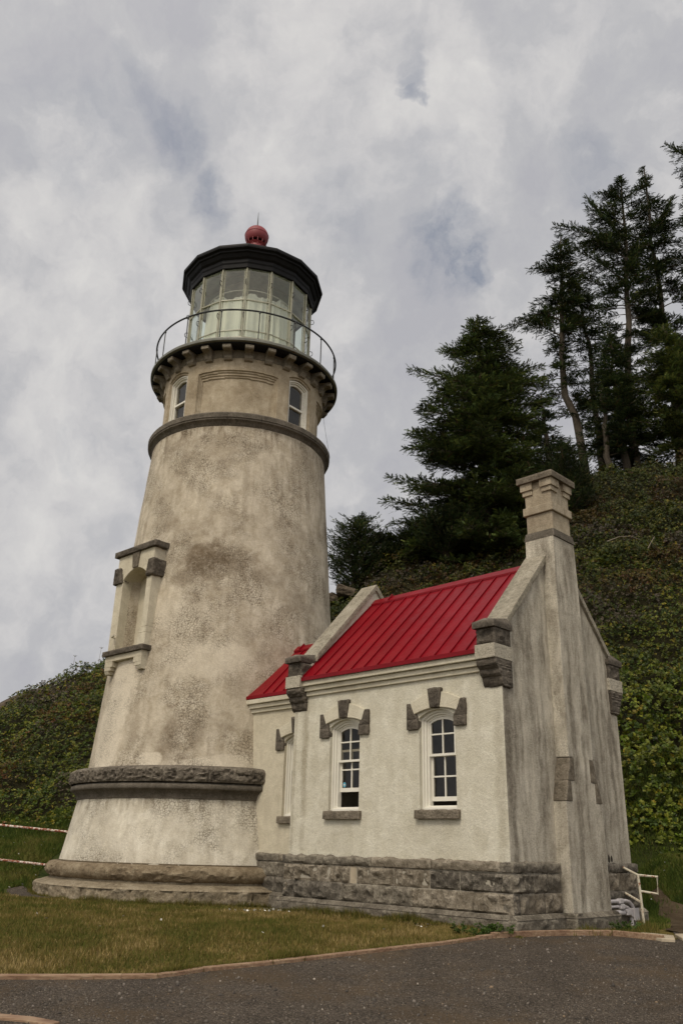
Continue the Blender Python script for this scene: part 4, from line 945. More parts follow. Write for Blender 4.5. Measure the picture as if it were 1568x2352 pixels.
# windows of the annex
def sash_window(W, v, raise_, parent, sticker=False):
    uc, hw, zs_, zp, rise = W
    def arch_z(du, inset): return zp + rise * (1 - (du / hw) ** 2) - inset
    g = MB()
    def strip(hw_o, wd, v0, v1, zb, inset):
        k = 12
        o_ = [(-hw_o, zb)] + [(t * hw_o, arch_z(t * hw_o, inset)) for t in np.linspace(-1, 1, k)] + [(hw_o, zb)]
        i_ = [(-hw_o + wd, zb)] + [(t * (hw_o - wd), arch_z(t * hw_o, inset) - wd * 1.0) for t in np.linspace(-1, 1, k)] + [(hw_o - wd, zb)]
        for j in range(len(o_) - 1):
            q = [o_[j], o_[j + 1], i_[j + 1], i_[j]]
            g.hexa([L(uc + s, v0, z) for s, z in q] + [L(uc + s, v1, z) for s, z in q])
    b0 = zs_ + .002
    strip(hw, .03, v - .20, v - .055, b0, 0.0); strip(hw - .03, .03, v - .20, v - .085, b0, .03); strip(hw - .06, .028, v - .20, v - .115, b0, .06)
    ubox(g, uc - hw + .03, uc + hw - .03, v - .2, v - .06, b0, b0 + .035); ubox(g, uc - hw + .06, uc + hw - .06, v - .2, v - .10, b0 + .035, b0 + .06)
    wo_ = g.build('window', M['white'], parent, bevel=0.003)
    # upper sash
    gi = hw - .088
    g = MB(); zt = arch_z(0, .088); zu = 2.455
    k = 10
    strip_o = [(t * gi, arch_z(t * gi, .09)) for t in np.linspace(-1, 1, k)]
    v0, v1 = v - .165, v - .128
    for j in range(k - 1):
        q = [strip_o[j], strip_o[j + 1], (strip_o[j + 1][0] * .9, strip_o[j + 1][1] - .035), (strip_o[j][0] * .9, strip_o[j][1] - .035)]
        g.hexa([L(uc + s, v0, z) for s, z in q] + [L(uc + s, v1, z) for s, z in q])
    for s in (-1, 1):
        a_, b_ = sorted((s * gi, s * (gi - .03))); ubox(g, uc + a_, uc + b_, v0, v1, zu, arch_z(gi, .09))
    ubox(g, uc - gi, uc + gi, v0, v1 + .002, zu - .035, zu)
    ubox(g, uc - .011, uc + .011, v0 + .004, v1 - .003, zu, zt - .03); ubox(g, uc - gi + .03, uc + gi - .03, v0 + .005, v1 - .004, 2.715, 2.737)
    us = g.build('upper_sash', M['white'], wo_, bevel=0.002)
    # lower sash, pushed up by raise_
    g = MB(); zb = zs_ + .065 + raise_; zt2 = zb + .64; v0, v1 = v - .205, v - .168
    ubox(g, uc - gi, uc + gi, v0, v1, zb, zb + .06); ubox(g, uc - gi, uc + gi, v0, v1, zt2 - .035, zt2)
    for s in (-1, 1):
        a_, b_ = sorted((s * gi, s * (gi - .03))); ubox(g, uc + a_, uc + b_, v0, v1, zb + .06, zt2 - .035)
    ubox(g, uc - .011, uc + .011, v0 + .004, v1 - .003, zb + .06, zt2 - .035); zm = (zb + .06 + zt2 - .035) / 2; ubox(g, uc - gi + .03, uc + gi - .03, v0 + .005, v1 - .004, zm - .011, zm + .011)
    ls = g.build('lower_sash', M['white'], wo_, bevel=0.002)
    g = MB(); va = v - .148; g.add([L(uc - gi, va, zu), L(uc + gi, va, zu), L(uc + gi, va, arch_z(gi, .11)), L(uc, va, zt - .01), L(uc - gi, va, arch_z(gi, .11))], [(0, 1, 2, 3, 4)])
    va = v - .187; g.add([L(uc - gi, va, zb), L(uc + gi, va, zb), L(uc + gi, va, zt2), L(uc - gi, va, zt2)], [(0, 1, 2, 3)]); g.build('pane', M['glass'], wo_, recalc=False)
    if sticker:
        g = MB(); ct = (uc - gi + .075, v - .184, zb + .11); k = 16
        g.add([L(ct[0] + .033 * math.cos(2 * math.pi * i / k), ct[1], ct[2] + .04 * math.sin(2 * math.pi * i / k)) for i in range(k)], [tuple(range(k))], 0)
        g.add([L(ct[0] - .02, ct[1] + .0015, ct[2] - .008), L(ct[0] + .02, ct[1] + .0015, ct[2] - .008), L(ct[0] + .02, ct[1] + .0015, ct[2] + .006), L(ct[0] - .02, ct[1] + .0015, ct[2] + .006)], [(0, 1, 2, 3)], 1)
        g.build('sticker', [M['sticker'], M['white']], wo_, recalc=False)
    # stone sill
    g = MB(); rock_box(g, [L(uc - .385, v - .12, zs_ - .115), L(uc + .385, v - .12, zs_ - .115), L(uc + .385, v + .065, zs_ - .115), L(uc - .385, v + .065, zs_ - .115), L(uc - .385, v - .12, zs_), L(uc + .385, v - .12, zs_), L(uc + .385, v + .058, zs_), L(uc - .385, v + .058, zs_)], 500 + int(uc * 10), 0.010, sc=12)
    g.build('sill', M['sill'], wo_)
    # head: keystone, two plaster voussoirs, two dark springers
    def pr3(poly, v1_, m_, nm, amp=0.0, seed=0):
        g = MB(); P2 = [(uc + a_, z_) for a_, z_ in poly]
        kk = len(P2); V = [L(a_, v - .05, z_) for a_, z_ in P2] + [L(a_, v1_, z_) for a_, z_ in P2]
        g.add(V, [tuple(range(kk)), tuple(range(2 * kk - 1, kk - 1, -1))] + [(i, (i + 1) % kk, kk + (i + 1) % kk, kk + i) for i in range(kk)])
        return g.build(nm, m_, wo_, bevel=0.008)
    dz = zp - 2.96
    for s in (-1, 1):
        # springer as a rock faced block, tapered at its inner top
        g = MB()
        for (i0, z0, i1, z1, sd_) in ((.326, 2.80, .330, 2.94, 520), (.330, 2.942, .460, 3.175, 530)):
            P = [L(uc + s * i0, v - .06, z0 + dz), L(uc + s * .53, v - .06, z0 + dz), L(uc + s * .53, v + .042, z0 + dz), L(uc + s * i0, v + .042, z0 + dz), L(uc + s * i1, v - .06, z1 + dz), L(uc + s * .53, v - .06, z1 + dz), L(uc + s * .53, v + .042, z1 + dz), L(uc + s * i1, v + .042, z1 + dz)]
            rock_box(g, P, sd_ + s + int(uc * 3), 0.014, sc=13)
        g.build('springer_stone', M['dark'], wo_)
        lo = [(t_, 3.082 + dz - .072 * (t_ / .392) ** 2) for t_ in np.linspace(.34, .085, 7)]
        poly = [(s * .392, 3.01 + dz)] + [(s * a2, z2) for a2, z2 in lo] + [(s * .125, 3.30 + dz), (s * .28, 3.255 + dz), (s * .455, 3.175 + dz)]
        pr3(poly, v + .046, M['trim'], 'voussoir')
    a_ = [(-.083, 3.085 + dz), (.083, 3.085 + dz), (.12, 3.36 + dz), (-.12, 3.36 + dz)]
    g = MB(); P = [L(uc + a_[0][0], v - .05, a_[0][1]), L(uc + a_[1][0], v - .05, a_[1][1]), L(uc + a_[1][0], v + .06, a_[1][1]), L(uc + a_[0][0], v + .06, a_[0][1]), L(uc + a_[3][0], v - .05, a_[3][1]), L(uc + a_[2][0], v - .05, a_[2][1]), L(uc + a_[2][0], v + .06, a_[2][1]), L(uc + a_[3][0], v + .06, a_[3][1])]
    rock_box(g, P, 560 + int(uc), 0.018, sc=13); g.build('keystone', M['dark'], wo_)
sash_window(W1, H, .225, annex, True); sash_window(W2, H, .06, annex); sash_window(W3, HL, .0, annex)

# ---------------------------------------------------------------- conduits and box by the chimney
cond = empty('electrical_conduit', (TOWER[0], TOWER[1], 0), ANG)
tag(cond, 'grey plastic conduits with round elbows and a junction box on the plinth beside the chimney', 'conduit')
uo = U1 + .17
g = MB()
g.tube([L(uo, -.50, .555), L(uo, -1.0, .555), L(uo, -1.10, .54), L(uo, -1.19, .49), L(uo, -1.24, .42)], .024, 10)
g.build('upper_pipe', M['grey'], cond)
g = MB(); g.tube([L(uo, -.50, .485), L(uo, -.95, .485), L(uo, -1.04, .47), L(uo, -1.12, .43)], .019, 10); g.build('middle_pipe', M['grey'], cond)
g = MB(); g.tube([L(uo, -.50, .405), L(uo, -1.1, .405)], .028, 10); g.tube([L(uo, -.68, .405), L(uo, -.90, .405)], .035, 10); g.build('lower_pipe', M['grey'], cond)
g = MB(); ubox(g, uo - .05, uo + .05, -1.27, -1.14, .30, .455); ubox(g, uo + .05, uo + .056, -1.275, -1.135, .295, .46); g.hexa([L(uo - .04, -1.14, .33), L(uo + .04, -1.14, .33), L(uo + .04, -.92, .42), L(uo - .04, -.92, .42), L(uo - .04, -1.14, .45), L(uo + .04, -1.14, .45), L(uo + .04, -.92, .45), L(uo - .04, -.92, .45)]); g.build('junction_box', M['grey'], cond, bevel=0.006)
for vv, zz_ in ((-.80, .555), (-.83, .485), (-.99, .40)):
    g = MB(); ubox(g, uo - .02, uo + .045, vv - .065, vv + .045, zz_ - .034, zz_ + .034); g.build('conduit_body', M['grey'], cond, bevel=0.012)
g = MB(); g.tube([L(uo, -1.13, .38), L(uo, -1.13, .12)], .030, 10); g.tube([L(uo + .01, -1.22, .32), L(uo + .01, -1.22, .12)], .012, 8); g.build('riser_pipe', M['grey'], cond)

# ---------------------------------------------------------------- pipe railings
g_ = empty('pipe_handrail', (4.44, 13.09, 0.25)); tag(g_, 'short white painted steel handrail with square loop end beside the chimney gable', 'handrail')
def wt(parent, pts, rad, name, m_):
    g = MB(); o_ = parent.location; g.tube([(x - o_[0], y - o_[1], z - o_[2]) for x, y, z in pts], rad, 10); return g.build(name, m_, parent)
wt(g_, [(4.44, 13.09, .20), (4.43, 13.09, .70), (4.42, 13.09, .90)], .018, 'post', M['pipe_w'])
wt(g_, [(3.95, 14.6, 1.38), (4.20, 13.75, 1.10), (4.42, 13.09, .90), (4.70, 13.09, .885), (4.68, 13.09, .66), (4.43, 13.09, .69)], .018, 'top_rail', M['pipe_w'])
wt(g_, [(3.95, 14.6, .98), (4.20, 13.8, .76), (4.43, 13.10, .545)], .018, 'lower_rail', M['pipe_w'])
wt(g_, [(4.20, 13.8, 1.12), (4.21, 13.8, .25)], .018, 'post', M['pipe_w'])
g_ = empty('pipe_fence', (-9.0, 18.1, .4)); tag(g_, 'long two-rail pipe fence of peeling white paint and rust in front of the left hillside', 'fence')
wt(g_, [(-15, 18.6, 1.98), (-6.71, 18.0, 1.417), (-5.25, 17.95, 1.317)], .022, 'top_rail', M['pipe_r'])
wt(g_, [(-15, 18.6, 1.40), (-6.60, 18.0, .773), (-5.25, 17.95, .672)], .022, 'bottom_rail', M['pipe_r'])
for x in (-8.9, -11.6, -14.4):
    yy = float(np.interp(x, [-15, -6.7], [18.6, 18.0])); zt = float(np.interp(x, [-15, -6.71], [1.98, 1.417])); zg = float(terrain(np.array([x]), np.array([yy]))[0])
    wt(g_, [(x, yy, zg - .2), (x, yy, zt)], .024, 'post', M['pipe_r'])

# ---------------------------------------------------------------- timber edging
def board(pts, wdt, h0, h1, label, name='timber_edging'):
    """board following a short polyline, top h1 above the ground, foot h0 below"""
    ex = (pts[0][0], pts[0][1]); o = empty('tmp'); bpy.data.objects.remove(o)
    g = MB(); K = []
    for i, q in enumerate(pts):
        a_ = Vector(pts[max(i - 1, 0)]); b_ = Vector(pts[min(i + 1, len(pts) - 1)]); d = (b_ - a_).normalized(); nl = Vector((-d.y, d.x))
        K.append((Vector(q) - nl * 0.0, Vector(q) + nl * wdt))
    for i in range(len(pts) - 1):
        (a0, a1), (b0, b1) = K[i], K[i + 1]
        zt = [float(Gz(p_.y)) for p_ in (a0, b0, b1, a1)]
        P = [(a0.x - ex[0], a0.y - ex[1], zt[0] - h0), (b0.x - ex[0], b0.y - ex[1], zt[1] - h0), (b1.x - ex[0], b1.y - ex[1], zt[2] - h0), (a1.x - ex[0], a1.y - ex[1], zt[3] - h0)]
        P += [(p_[0], p_[1], z_ + h1) for p_, z_ in zip(P, zt)]
        g.hexa(P)
    ob = g.build(name, M['timber'], None, bevel=0.008, merge=True); ob.location = (ex[0], ex[1], 0)
    tag(ob, label, 'edging board', 'timber edging boards along the gravel'); return ob
BL = ['left end timber board between lawn and gravel, running out of the picture', 'timber board bending where the lawn edge turns toward the building', 'long straight timber board along the middle of the lawn edge',
      'timber board in front of the middle of the plinth', 'timber board by the weeds at the corner of the building', 'dark timber board standing tall in front of the chimney foot', 'short end timber board sloping down to the right of the conduits']
runs = [BORDER[1:6], BORDER[5:9], BORDER[8:12], BORDER[11:14], BORDER[13:15], BORDER[14:18], BORDER[17:19]]
for i, (r_, lb) in enumerate(zip(runs, BL)):
    board([(x, y) for x, y in r_], 0.07 if i < 4 else 0.06, 0.05, 0.045 if i < 4 else (0.055 if i == 4 else 0.075), lb)
board([(-1.90, 6.60), (-2.11, 6.71), (-2.32, 6.76), (-3.5, 6.9)][::-1], 0.10, 0.05, 0.03, 'stub of pale timber at the bottom left corner of the yard')
for pts, lb in (([(3.98, 11.16), (4.13, 11.13), (4.30, 11.62), (4.02, 11.98), (3.84, 11.60)], 'pale flat concrete slab behind the end of the edging, under the conduits'), ([(4.40, 11.86), (4.28, 11.30), (4.62, 11.0), (4.95, 11.5), (4.75, 11.95)], 'pale flat concrete slab at the right edge, on the dirt path')):
    g = MB(); z0 = float(Gz(np.array(11.6))); g.prism([(x - pts[0][0], y - pts[0][1]) for x, y in pts], z0 - .05, z0 + .045, 'z')
    ob = g.build('concrete_slab', M['slab'], None, bevel=.01); ob.location = (pts[0][0], pts[0][1], 0); tag(ob, lb, 'slab', 'pale slabs beside the path')

# ---------------------------------------------------------------- plants: shared builders
def rotmats(fwd, roll):
    """matrices whose x axis is fwd, z axis roughly up, rolled about x"""
    f = fwd / np.linalg.norm(fwd, axis=1, keepdims=True)
    up = np.tile([0., 0., 1.], (len(f), 1)); s = np.cross(up, f); ln = np.linalg.norm(s, axis=1, keepdims=True)
    s = np.where(ln < 1e-3, np.array([[1., 0, 0]]), s / np.maximum(ln, 1e-6)); u = np.cross(f, s)
    c, sn = np.cos(roll)[:, None], np.sin(roll)[:, None]
    s2 = s * c + u * sn; u2 = -s * sn + u * c
    return np.stack([f, s2, u2], 2)
def scatter(name, tv, tf, pos, mats, size, col, m_, parent=None, tvar=None):
    """copies of a template (tv verts, tf faces) -> ONE mesh with a colour per copy"""
    n_ = len(pos); k = len(tv)
    V = np.einsum('nij,kj->nki', mats, tv) * size[:, None, None] + pos[:, None, :]
    F = tf[None] + (np.arange(n_) * k)[:, None, None]
    C = np.repeat(col[:, None, :], k, 1)
    if tvar is not None: C = C * tvar[None, :, None]
    return fast_mesh(name, V.reshape(-1, 3), F.reshape(-1, tf.shape[1]), m_, parent, np.clip(C.reshape(-1, 3), 0, 1))
def pick(pal, n_, w_=None, jit=0.18):
    pal = np.array(pal); i = rng.choice(len(pal), n_, p=w_); c = pal[i] * (1 + jit * rng.standard_normal((n_, 1))); return np.clip(c, 0.002, 1)

# a rosette of broad leaves
def rosette(k=7, seed=0):
    r_ = np.random.default_rng(seed); V = []; F = []; T_ = []
    for i in range(k):
        a = 2 * math.pi * i / k + r_.uniform(-.4, .4); el = r_.uniform(0.1, 1.1); ln = r_.uniform(.75, 1.1); wd = ln * .27
        d = np.array([math.cos(a) * math.cos(el), math.sin(a) * math.cos(el), math.sin(el)]); s = np.cross(d, [0, 0, 1.]); s /= np.linalg.norm(s) + 1e-6
        o_ = len(V); V += [d * .12, d * ln * .55 + s * wd, d * ln + np.array([0, 0, -.12]), d * ln * .55 - s * wd]; F.append((o_, o_ + 1, o_ + 2, o_ + 3))
        t_ = r_.uniform(.75, 1.25); T_ += [t_ * .8, t_, t_ * 1.1, t_]
    return np.array(V), np.array(F), np.array(T_)

# hillside shrub cover: leaf rosettes over the lumpy slope
def shrub_cover():
    pos = []; nrm = []; siz = []; zone = []
    def area(x0, x1, y0, y1, dens, sz):
        n_ = int((x1 - x0) * (y1 - y0) * dens); x = rng.uniform(x0, x1, n_); y = rng.uniform(y0, y1, n_)
        foot = np.interp(x, FX_, FY_); k_ = (y > foot + 0.0 + .9 * vnoise(np.stack([x, y * 0, x * 0], 1), .6, 3, 8))
        x, y, foot = x[k_], y[k_], foot[k_]; z = terrain(x, y); e = .05
        gx_ = (terrain(x + e, y) - z) / e; gy_ = (terrain(x, y + e) - z) / e; N = np.stack([-gx_, -gy_, np.ones_like(gx_)], 1); N /= np.linalg.norm(N, axis=1, keepdims=True)
        P = np.stack([x, y, z], 1)
        # bushes: cellular bumps
        b1 = vnoise(P, 1.15, 3, 31, .55); b2 = vnoise(P, 3.4, 2, 33, .5)
        h = 0.08 + 0.42 * np.clip(b1 + .35, 0, 1.2) + 0.16 * b2
        low = smooth((y - foot) / 1.5)
        tall = np.where(x > 4, np.clip((x - 5) / 3, 0, 1), 0) * smooth((foot + 5.5 - y) / 4) * smooth((y - foot) / 1.2)
        h = h * low + 1.0 * tall * (0.6 + .4 * b1)
        # leaves spread over the outer shell, few inside
        dep = rng.random(len(x)) ** 1.6 * np.minimum(h + .15, .5)
        P = P + N * (h - dep)[:, None]
        pos.append(P); nrm.append(N + rng.standard_normal(N.shape) * .45); siz.append(np.full(len(x), sz) * rng.uniform(.7, 1.3, len(x))); zone.append(np.stack([b1, dep / .5], 1))
    area(-15.5, -3.0, 19.5, 24.5, 330, .060); area(-15.5, -3.0, 24.5, 32.6, 250, .072)
    area(3.8, 10.5, 16.8, 21.5, 230, .10); area(-3, 3.8, 19, 26, 20, .12); area(3.8, 14, 21.5, 26.5, 380, .066); area(-3, 16, 26, 33.2, 330, .078); area(10.5, 18, 17, 26, 40, .1)
    P = np.concatenate(pos); N = np.concatenate(nrm); S = np.concatenate(siz); Zn = np.concatenate(zone)
    n_ = len(P); tv, tf, tt = rosette(7, 3)
    # template z axis is up -> align z with the shoot direction
    N /= np.linalg.norm(N, axis=1, keepdims=True); a = rng.uniform(0, 6.28, n_)
    t1 = np.cross(N, np.stack([np.cos(a), np.sin(a), 0 * a], 1)); t1 /= np.linalg.norm(t1, axis=1, keepdims=True); t2 = np.cross(N, t1)
    Mx = np.stack([t1, t2, N], 2)
    green = pick([(.075, .115, .010), (.115, .140, .012), (.165, .175, .016), (.045, .075, .010)], n_)
    brown = pick([(.115, .080, .014), (.14, .105, .016), (.085, .070, .014), (.13, .055, .014)], n_)
    yel = pick([(.27, .23, .020), (.32, .25, .03)], n_)
    gr = pick([(.10, .085, .055), (.14, .11, .075)], n_)
    q = vnoise(P, .45, 4, 61, .6) ; q2 = rng.random(n_)
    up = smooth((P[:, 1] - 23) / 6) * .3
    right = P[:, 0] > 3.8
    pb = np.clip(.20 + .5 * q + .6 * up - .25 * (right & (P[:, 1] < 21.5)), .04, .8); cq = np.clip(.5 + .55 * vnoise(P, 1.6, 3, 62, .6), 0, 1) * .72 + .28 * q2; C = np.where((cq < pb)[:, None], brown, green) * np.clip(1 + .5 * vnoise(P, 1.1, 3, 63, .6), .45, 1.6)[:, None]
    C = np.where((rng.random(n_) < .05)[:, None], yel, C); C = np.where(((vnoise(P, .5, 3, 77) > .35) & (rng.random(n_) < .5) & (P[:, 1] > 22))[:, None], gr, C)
    sh_ = np.where(P[:, 0] > -3, np.interp(P[:, 1], [20, 24, 27, 33], [.90, .66, .52, .42]), np.interp(P[:, 1], [20, 25, 33], [1.0, .88, .8])); C = C * sh_[:, None]   # shade of the ridge trees painted into the leaf colour, deeper up the slope
    C = np.where(((P[:, 0] > 3.5) & (P[:, 1] < 21.5) & (rng.random(n_) < .22))[:, None], pick([(.11, .16, .012), (.15, .18, .02)], n_), C)
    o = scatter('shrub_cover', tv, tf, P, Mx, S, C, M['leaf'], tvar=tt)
    tag(o, 'dense leafy shrubs, green with rusty brown patches, covering the steep hillside behind the buildings', 'shrubs', kind='stuff')
shrub_cover()

# lawn grass and bank grass
def grass_cover():
    V = []; 
    def blades(n_, x0, x1, y0, y1, hgt, wid, pals, wts, cond):
        x = rng.uniform(x0, x1, n_); y = rng.uniform(y0, y1, n_)
        k_ = ~in_poly(x, y, GP) & ~in_poly(x, y, gpp) & (~in_poly(x, y, dp) | (rng.random(len(x)) < .10 * (vnoise(np.stack([x, y, x * 0], 1), 2.5, 2, 55) > .1))) & cond(x, y)
        # keep off the buildings
        dx, dy = x - TOWER[0], y - TOWER[1]; u = dx * math.cos(ANG) + dy * math.sin(ANG); v = -(-dx * math.sin(ANG) + dy * math.cos(ANG))
        k_ &= (np.hypot(u, v) > 3.33) & ~((u > 2) & (u < U1 + .15) & (np.abs(v) < H + .13)) & ~((u > 0) & (u < U1 + .3) & (np.abs(v) < .6))
        x, y = x[k_], y[k_]; n_ = len(x); z = terrain(x, y)
        P = np.stack([x, y, z], 1); a = rng.uniform(0, 6.28, n_); h = hgt * rng.uniform(.45, 1.25, n_) * (1 + .35 * vnoise(P, 1.2, 2, 71)); ww = wid * rng.uniform(.7, 1.3, n_)
        s = np.stack([np.cos(a), np.sin(a), 0 * a], 1); ln = rng.standard_normal((n_, 3)) * .35; ln[:, 2] = 1
        A = P - s * ww[:, None]; B = P + s * ww[:, None]; Cc = P + ln * h[:, None]
        pn = vnoise(P, .55, 4, 81, .6) + .8 * vnoise(P, 3.0, 3, 82); i = np.clip(.5 + .42 * pn + .22 * rng.standard_normal(n_), 0, .999)
        pals = np.array(pals); cw = np.cumsum(wts) / np.sum(wts); idx = np.searchsorted(cw, i); idx = np.minimum(idx, len(pals) - 1)
        c = pals[idx] * (1 + .2 * rng.standard_normal((n_, 1)))
        return np.stack([A, B, Cc], 1), c
    lawnp = [(.085, .095, .016), (.125, .118, .026), (.18, .14, .040), (.25, .185, .065), (.38, .29, .13)]
    T1, c1_ = blades(150000, -6.5, 4.3, 7.4, 13.5, .050, .0045, lawnp, [.26, .28, .24, .17, .05], lambda x, y: (x > -y * .47) & (y > 7.6))
    T2, c2_ = blades(90000, -9.5, 1.0, 13.0, 17.5, .060, .007, lawnp, [.36, .28, .20, .13, .03], lambda x, y: x > -y * .52)
    bankp = [(.040, .068, .010), (.070, .100, .014), (.105, .125, .022), (.16, .15, .04)]
    T3, c3_ = blades(110000, -11.5, -4.2, 16.5, 21.6, .10, .009, bankp, [.35, .35, .22, .08], lambda x, y: x > -y * .5)
    T4, c4_ = blades(110000, 4.4, 10.0, 13.0, 19.5, .085, .008, bankp, [.30, .38, .24, .08], lambda x, y: x < y * .46)
    # longer grass and weeds against the plinth and the edging
    def along(pts, n_, spread, h):
        pts = np.array(pts); t_ = rng.uniform(0, len(pts) - 1.001, n_); i = t_.astype(int); f = (t_ - i)[:, None]; p_ = pts[i] * (1 - f) + pts[i + 1] * f + rng.standard_normal((n_, 2)) * spread
        x, y = p_[:, 0], p_[:, 1]; z = terrain(x, y); P = np.stack([x, y, z], 1); a = rng.uniform(0, 6.28, n_); hh = h * rng.uniform(.3, 1.3, n_) * np.clip(.7 + .8 * vnoise(P, 2.2, 2, 91), .1, 1.6)
        s = np.stack([np.cos(a), np.sin(a), 0 * a], 1) * .006; ln = rng.standard_normal((n_, 3)) * .3; ln[:, 2] = 1
        i = rng.integers(0, 3, n_); c = np.array(lawnp)[i] * (1 + .2 * rng.standard_normal((n_, 1)))
        return np.stack([P - s, P + s, P + ln * hh[:, None]], 1), c
    def uvp(u, v): return (TOWER[0] + u * .70888 - v * .70533, TOWER[1] - u * .70533 - v * .70888)
    A_ = [uvp(u, H + .16) for u in np.linspace(4.0, 8.6, 12)]; B_ = [(x - .03, y + .10) for x, y in BORDER[3:15]]
    C_ = [(TOWER[0] + 3.38 * math.cos(R(a_)), TOWER[1] + 3.38 * math.sin(R(a_))) for a_ in range(-170, -40, 8)]; D_ = [(3.0, 11.75), (3.5, 11.85), (4.0, 11.95), (4.3, 12.5)]
    T5, c5_ = along(A_, 5000, .03, .10); T6, c6_ = along(B_, 9000, .03, .08); T7, c7_ = along(C_, 6000, .03, .09); T8, c8_ = along(D_, 2600, .07, .12)
    T = np.concatenate([T1, T2, T3, T4, T5, T6, T7, T8]); c = np.concatenate([c1_, c2_, c3_, c4_, c5_, c6_, c7_, c8_])
    V = T.reshape(-1, 3); F = np.arange(len(V)).reshape(-1, 3)
    C = np.repeat(c[:, None, :], 3, 1); C[:, :2] *= .85; C[:, 2] *= 1.1
    o = fast_mesh('grass', V, F, M['grass'], None, np.clip(C.reshape(-1, 3), 0.002, 1))
    tag(o, 'short dry green and straw coloured lawn grass, greener on the banks behind', 'grass', kind='stuff')
grass_cover()

# loose stones on the gravel
ico = bmesh.new(); bmesh.ops.create_icosphere(ico, subdivisions=1, radius=1); icv = np.array([v.co[:] for v in ico.verts]); icf = np.array([[v.index for v in f.verts] for f in ico.faces]); ico.free()
def pebbles():
    n_ = 26000; y = 5.5 + 11 * rng.random(n_) ** 1.6; x = rng.uniform(-.42, .44, n_) * y * 1.02; k_ = in_poly(x, y, GP); x, y = x[k_], y[k_]; n_ = len(x)
    s = np.minimum(.0045 * (1 + rng.pareto(3.2, n_)), .022); P = np.stack([x, y, terrain(x, y) + .012 + s * .2], 1)
    fw = rng.standard_normal((n_, 3)); Mx = rotmats(fw, rng.uniform(0, 6, n_)); Mx = Mx * np.array([1., .75, .6])[None, None, :]
    C = pick([(.10, .088, .075), (.16, .14, .12), (.07, .062, .055), (.28, .25, .21), (.20, .15, .10)], n_, [.40, .30, .24, .02, .04])
    tag(scatter('pebbles', icv, icf, P, Mx, s, C, M['pebble']), 'small loose grey and tan stones scattered over the gravel yard', 'pebbles', kind='stuff')
pebbles()

# daisies in the lawn and on the banks
def daisies():
    g1 = [(rng.uniform(-1.2, .3), rng.uniform(13.6, 14.3)) for _ in range(22)] + [(-1.0 + rng.normal() * .35, 13.9 + rng.normal() * .12) for _ in range(26)] + [(rng.uniform(-4, 2.0), rng.uniform(9.5, 13)) for _ in range(12)]
    g1 += [(rng.uniform(-9.5, -5.6), rng.uniform(17, 20.5)) for _ in range(60)] + [(rng.uniform(5.4, 8.6), rng.uniform(15.5, 18.5)) for _ in range(45)] + [(1.2 + rng.normal() * .12, 11.9 + rng.normal() * .05) for _ in range(8)]
    x = np.array([a for a, _ in g1]); y = np.array([b_ for _, b_ in g1]); k_ = ~in_poly(x, y, GP); x, y = x[k_], y[k_]; n_ = len(x)
    tv = np.array([(math.cos(a) * r_, math.sin(a) * r_, 0) for i in range(8) for a, r_ in ((math.pi * i / 4, 1.), (math.pi * (i + .5) / 4, .7))]); tf = np.array([list(range(16))])
    P = np.stack([x, y, terrain(x, y) + .055], 1); f = np.tile([1., 0, 0], (n_, 1)) + rng.standard_normal((n_, 3)) * .25
    tag(scatter('daisies', tv, tf, P, rotmats(f, rng.normal(-.5, .4, n_)), np.full(n_, .016) * rng.uniform(.8, 1.4, n_), np.full((n_, 3), .7), M['petal']), 'tiny white daisies dotted through the grass', 'flowers', kind='stuff')
daisies()

# weeds growing at the edging corner
def weed(x, y, h, n_, label, seed):
    r_ = np.random.default_rng(seed); z = float(terrain(np.array([x]), np.array([y]))[0])
    o = empty('weed', (x, y, z)); tag(o, label, 'weed')
    g = MB()
    tips = []
    for i in range(n_):
        a = r_.uniform(0, 6.28); l = r_.uniform(.05, .24); t_ = Vector((math.cos(a) * l, math.sin(a) * l * .6, h * r_.uniform(.4, 1))); g.tube([(0, 0, 0), t_ * .5 + Vector((0, 0, .03)), t_], [.004, .003, .002], 4); tips.append(t_)
    g.build('stem', M['grey_green'], o)
    P = np.array([tuple(t_ * q) for t_ in tips for q in (.35, .55, .75, .9, 1.0)]); P += r_.standard_normal(P.shape) * .012; k = len(P)
    tv, tf, tt = rosette(6, seed); N = r_.standard_normal((k, 3)) * .5 + [0, 0, 1]; N /= np.linalg.norm(N, axis=1, keepdims=True); t1 = np.cross(N, [1., .3, 0]); t1 /= np.linalg.norm(t1, axis=1, keepdims=True)
    scatter('leaves', tv, tf, P, np.stack([t1, np.cross(N, t1), N], 2), r_.uniform(.025, .05, k), pick([(.05, .10, .012), (.075, .12, .02), (.04, .075, .012)], k), M['leaf'], o, tt)
M['grey_green'] = plain('weed_stem', (.06, .08, .02), .7)
weed(1.98, 11.20, .14, 26, 'bright green leafy weed by the bend of the timber edging under the plinth corner', 5)
weed(1.78, 11.12, .10, 16, 'low green weed left of the leafy weed at the bend of the edging', 6)
weed(3.86, 12.05, .15, 22, 'dark green weed at the foot of the junction box', 7)
weed(1.60, 11.35, .16, 7, 'thin upright weed with few leaves against the stone plinth', 8)

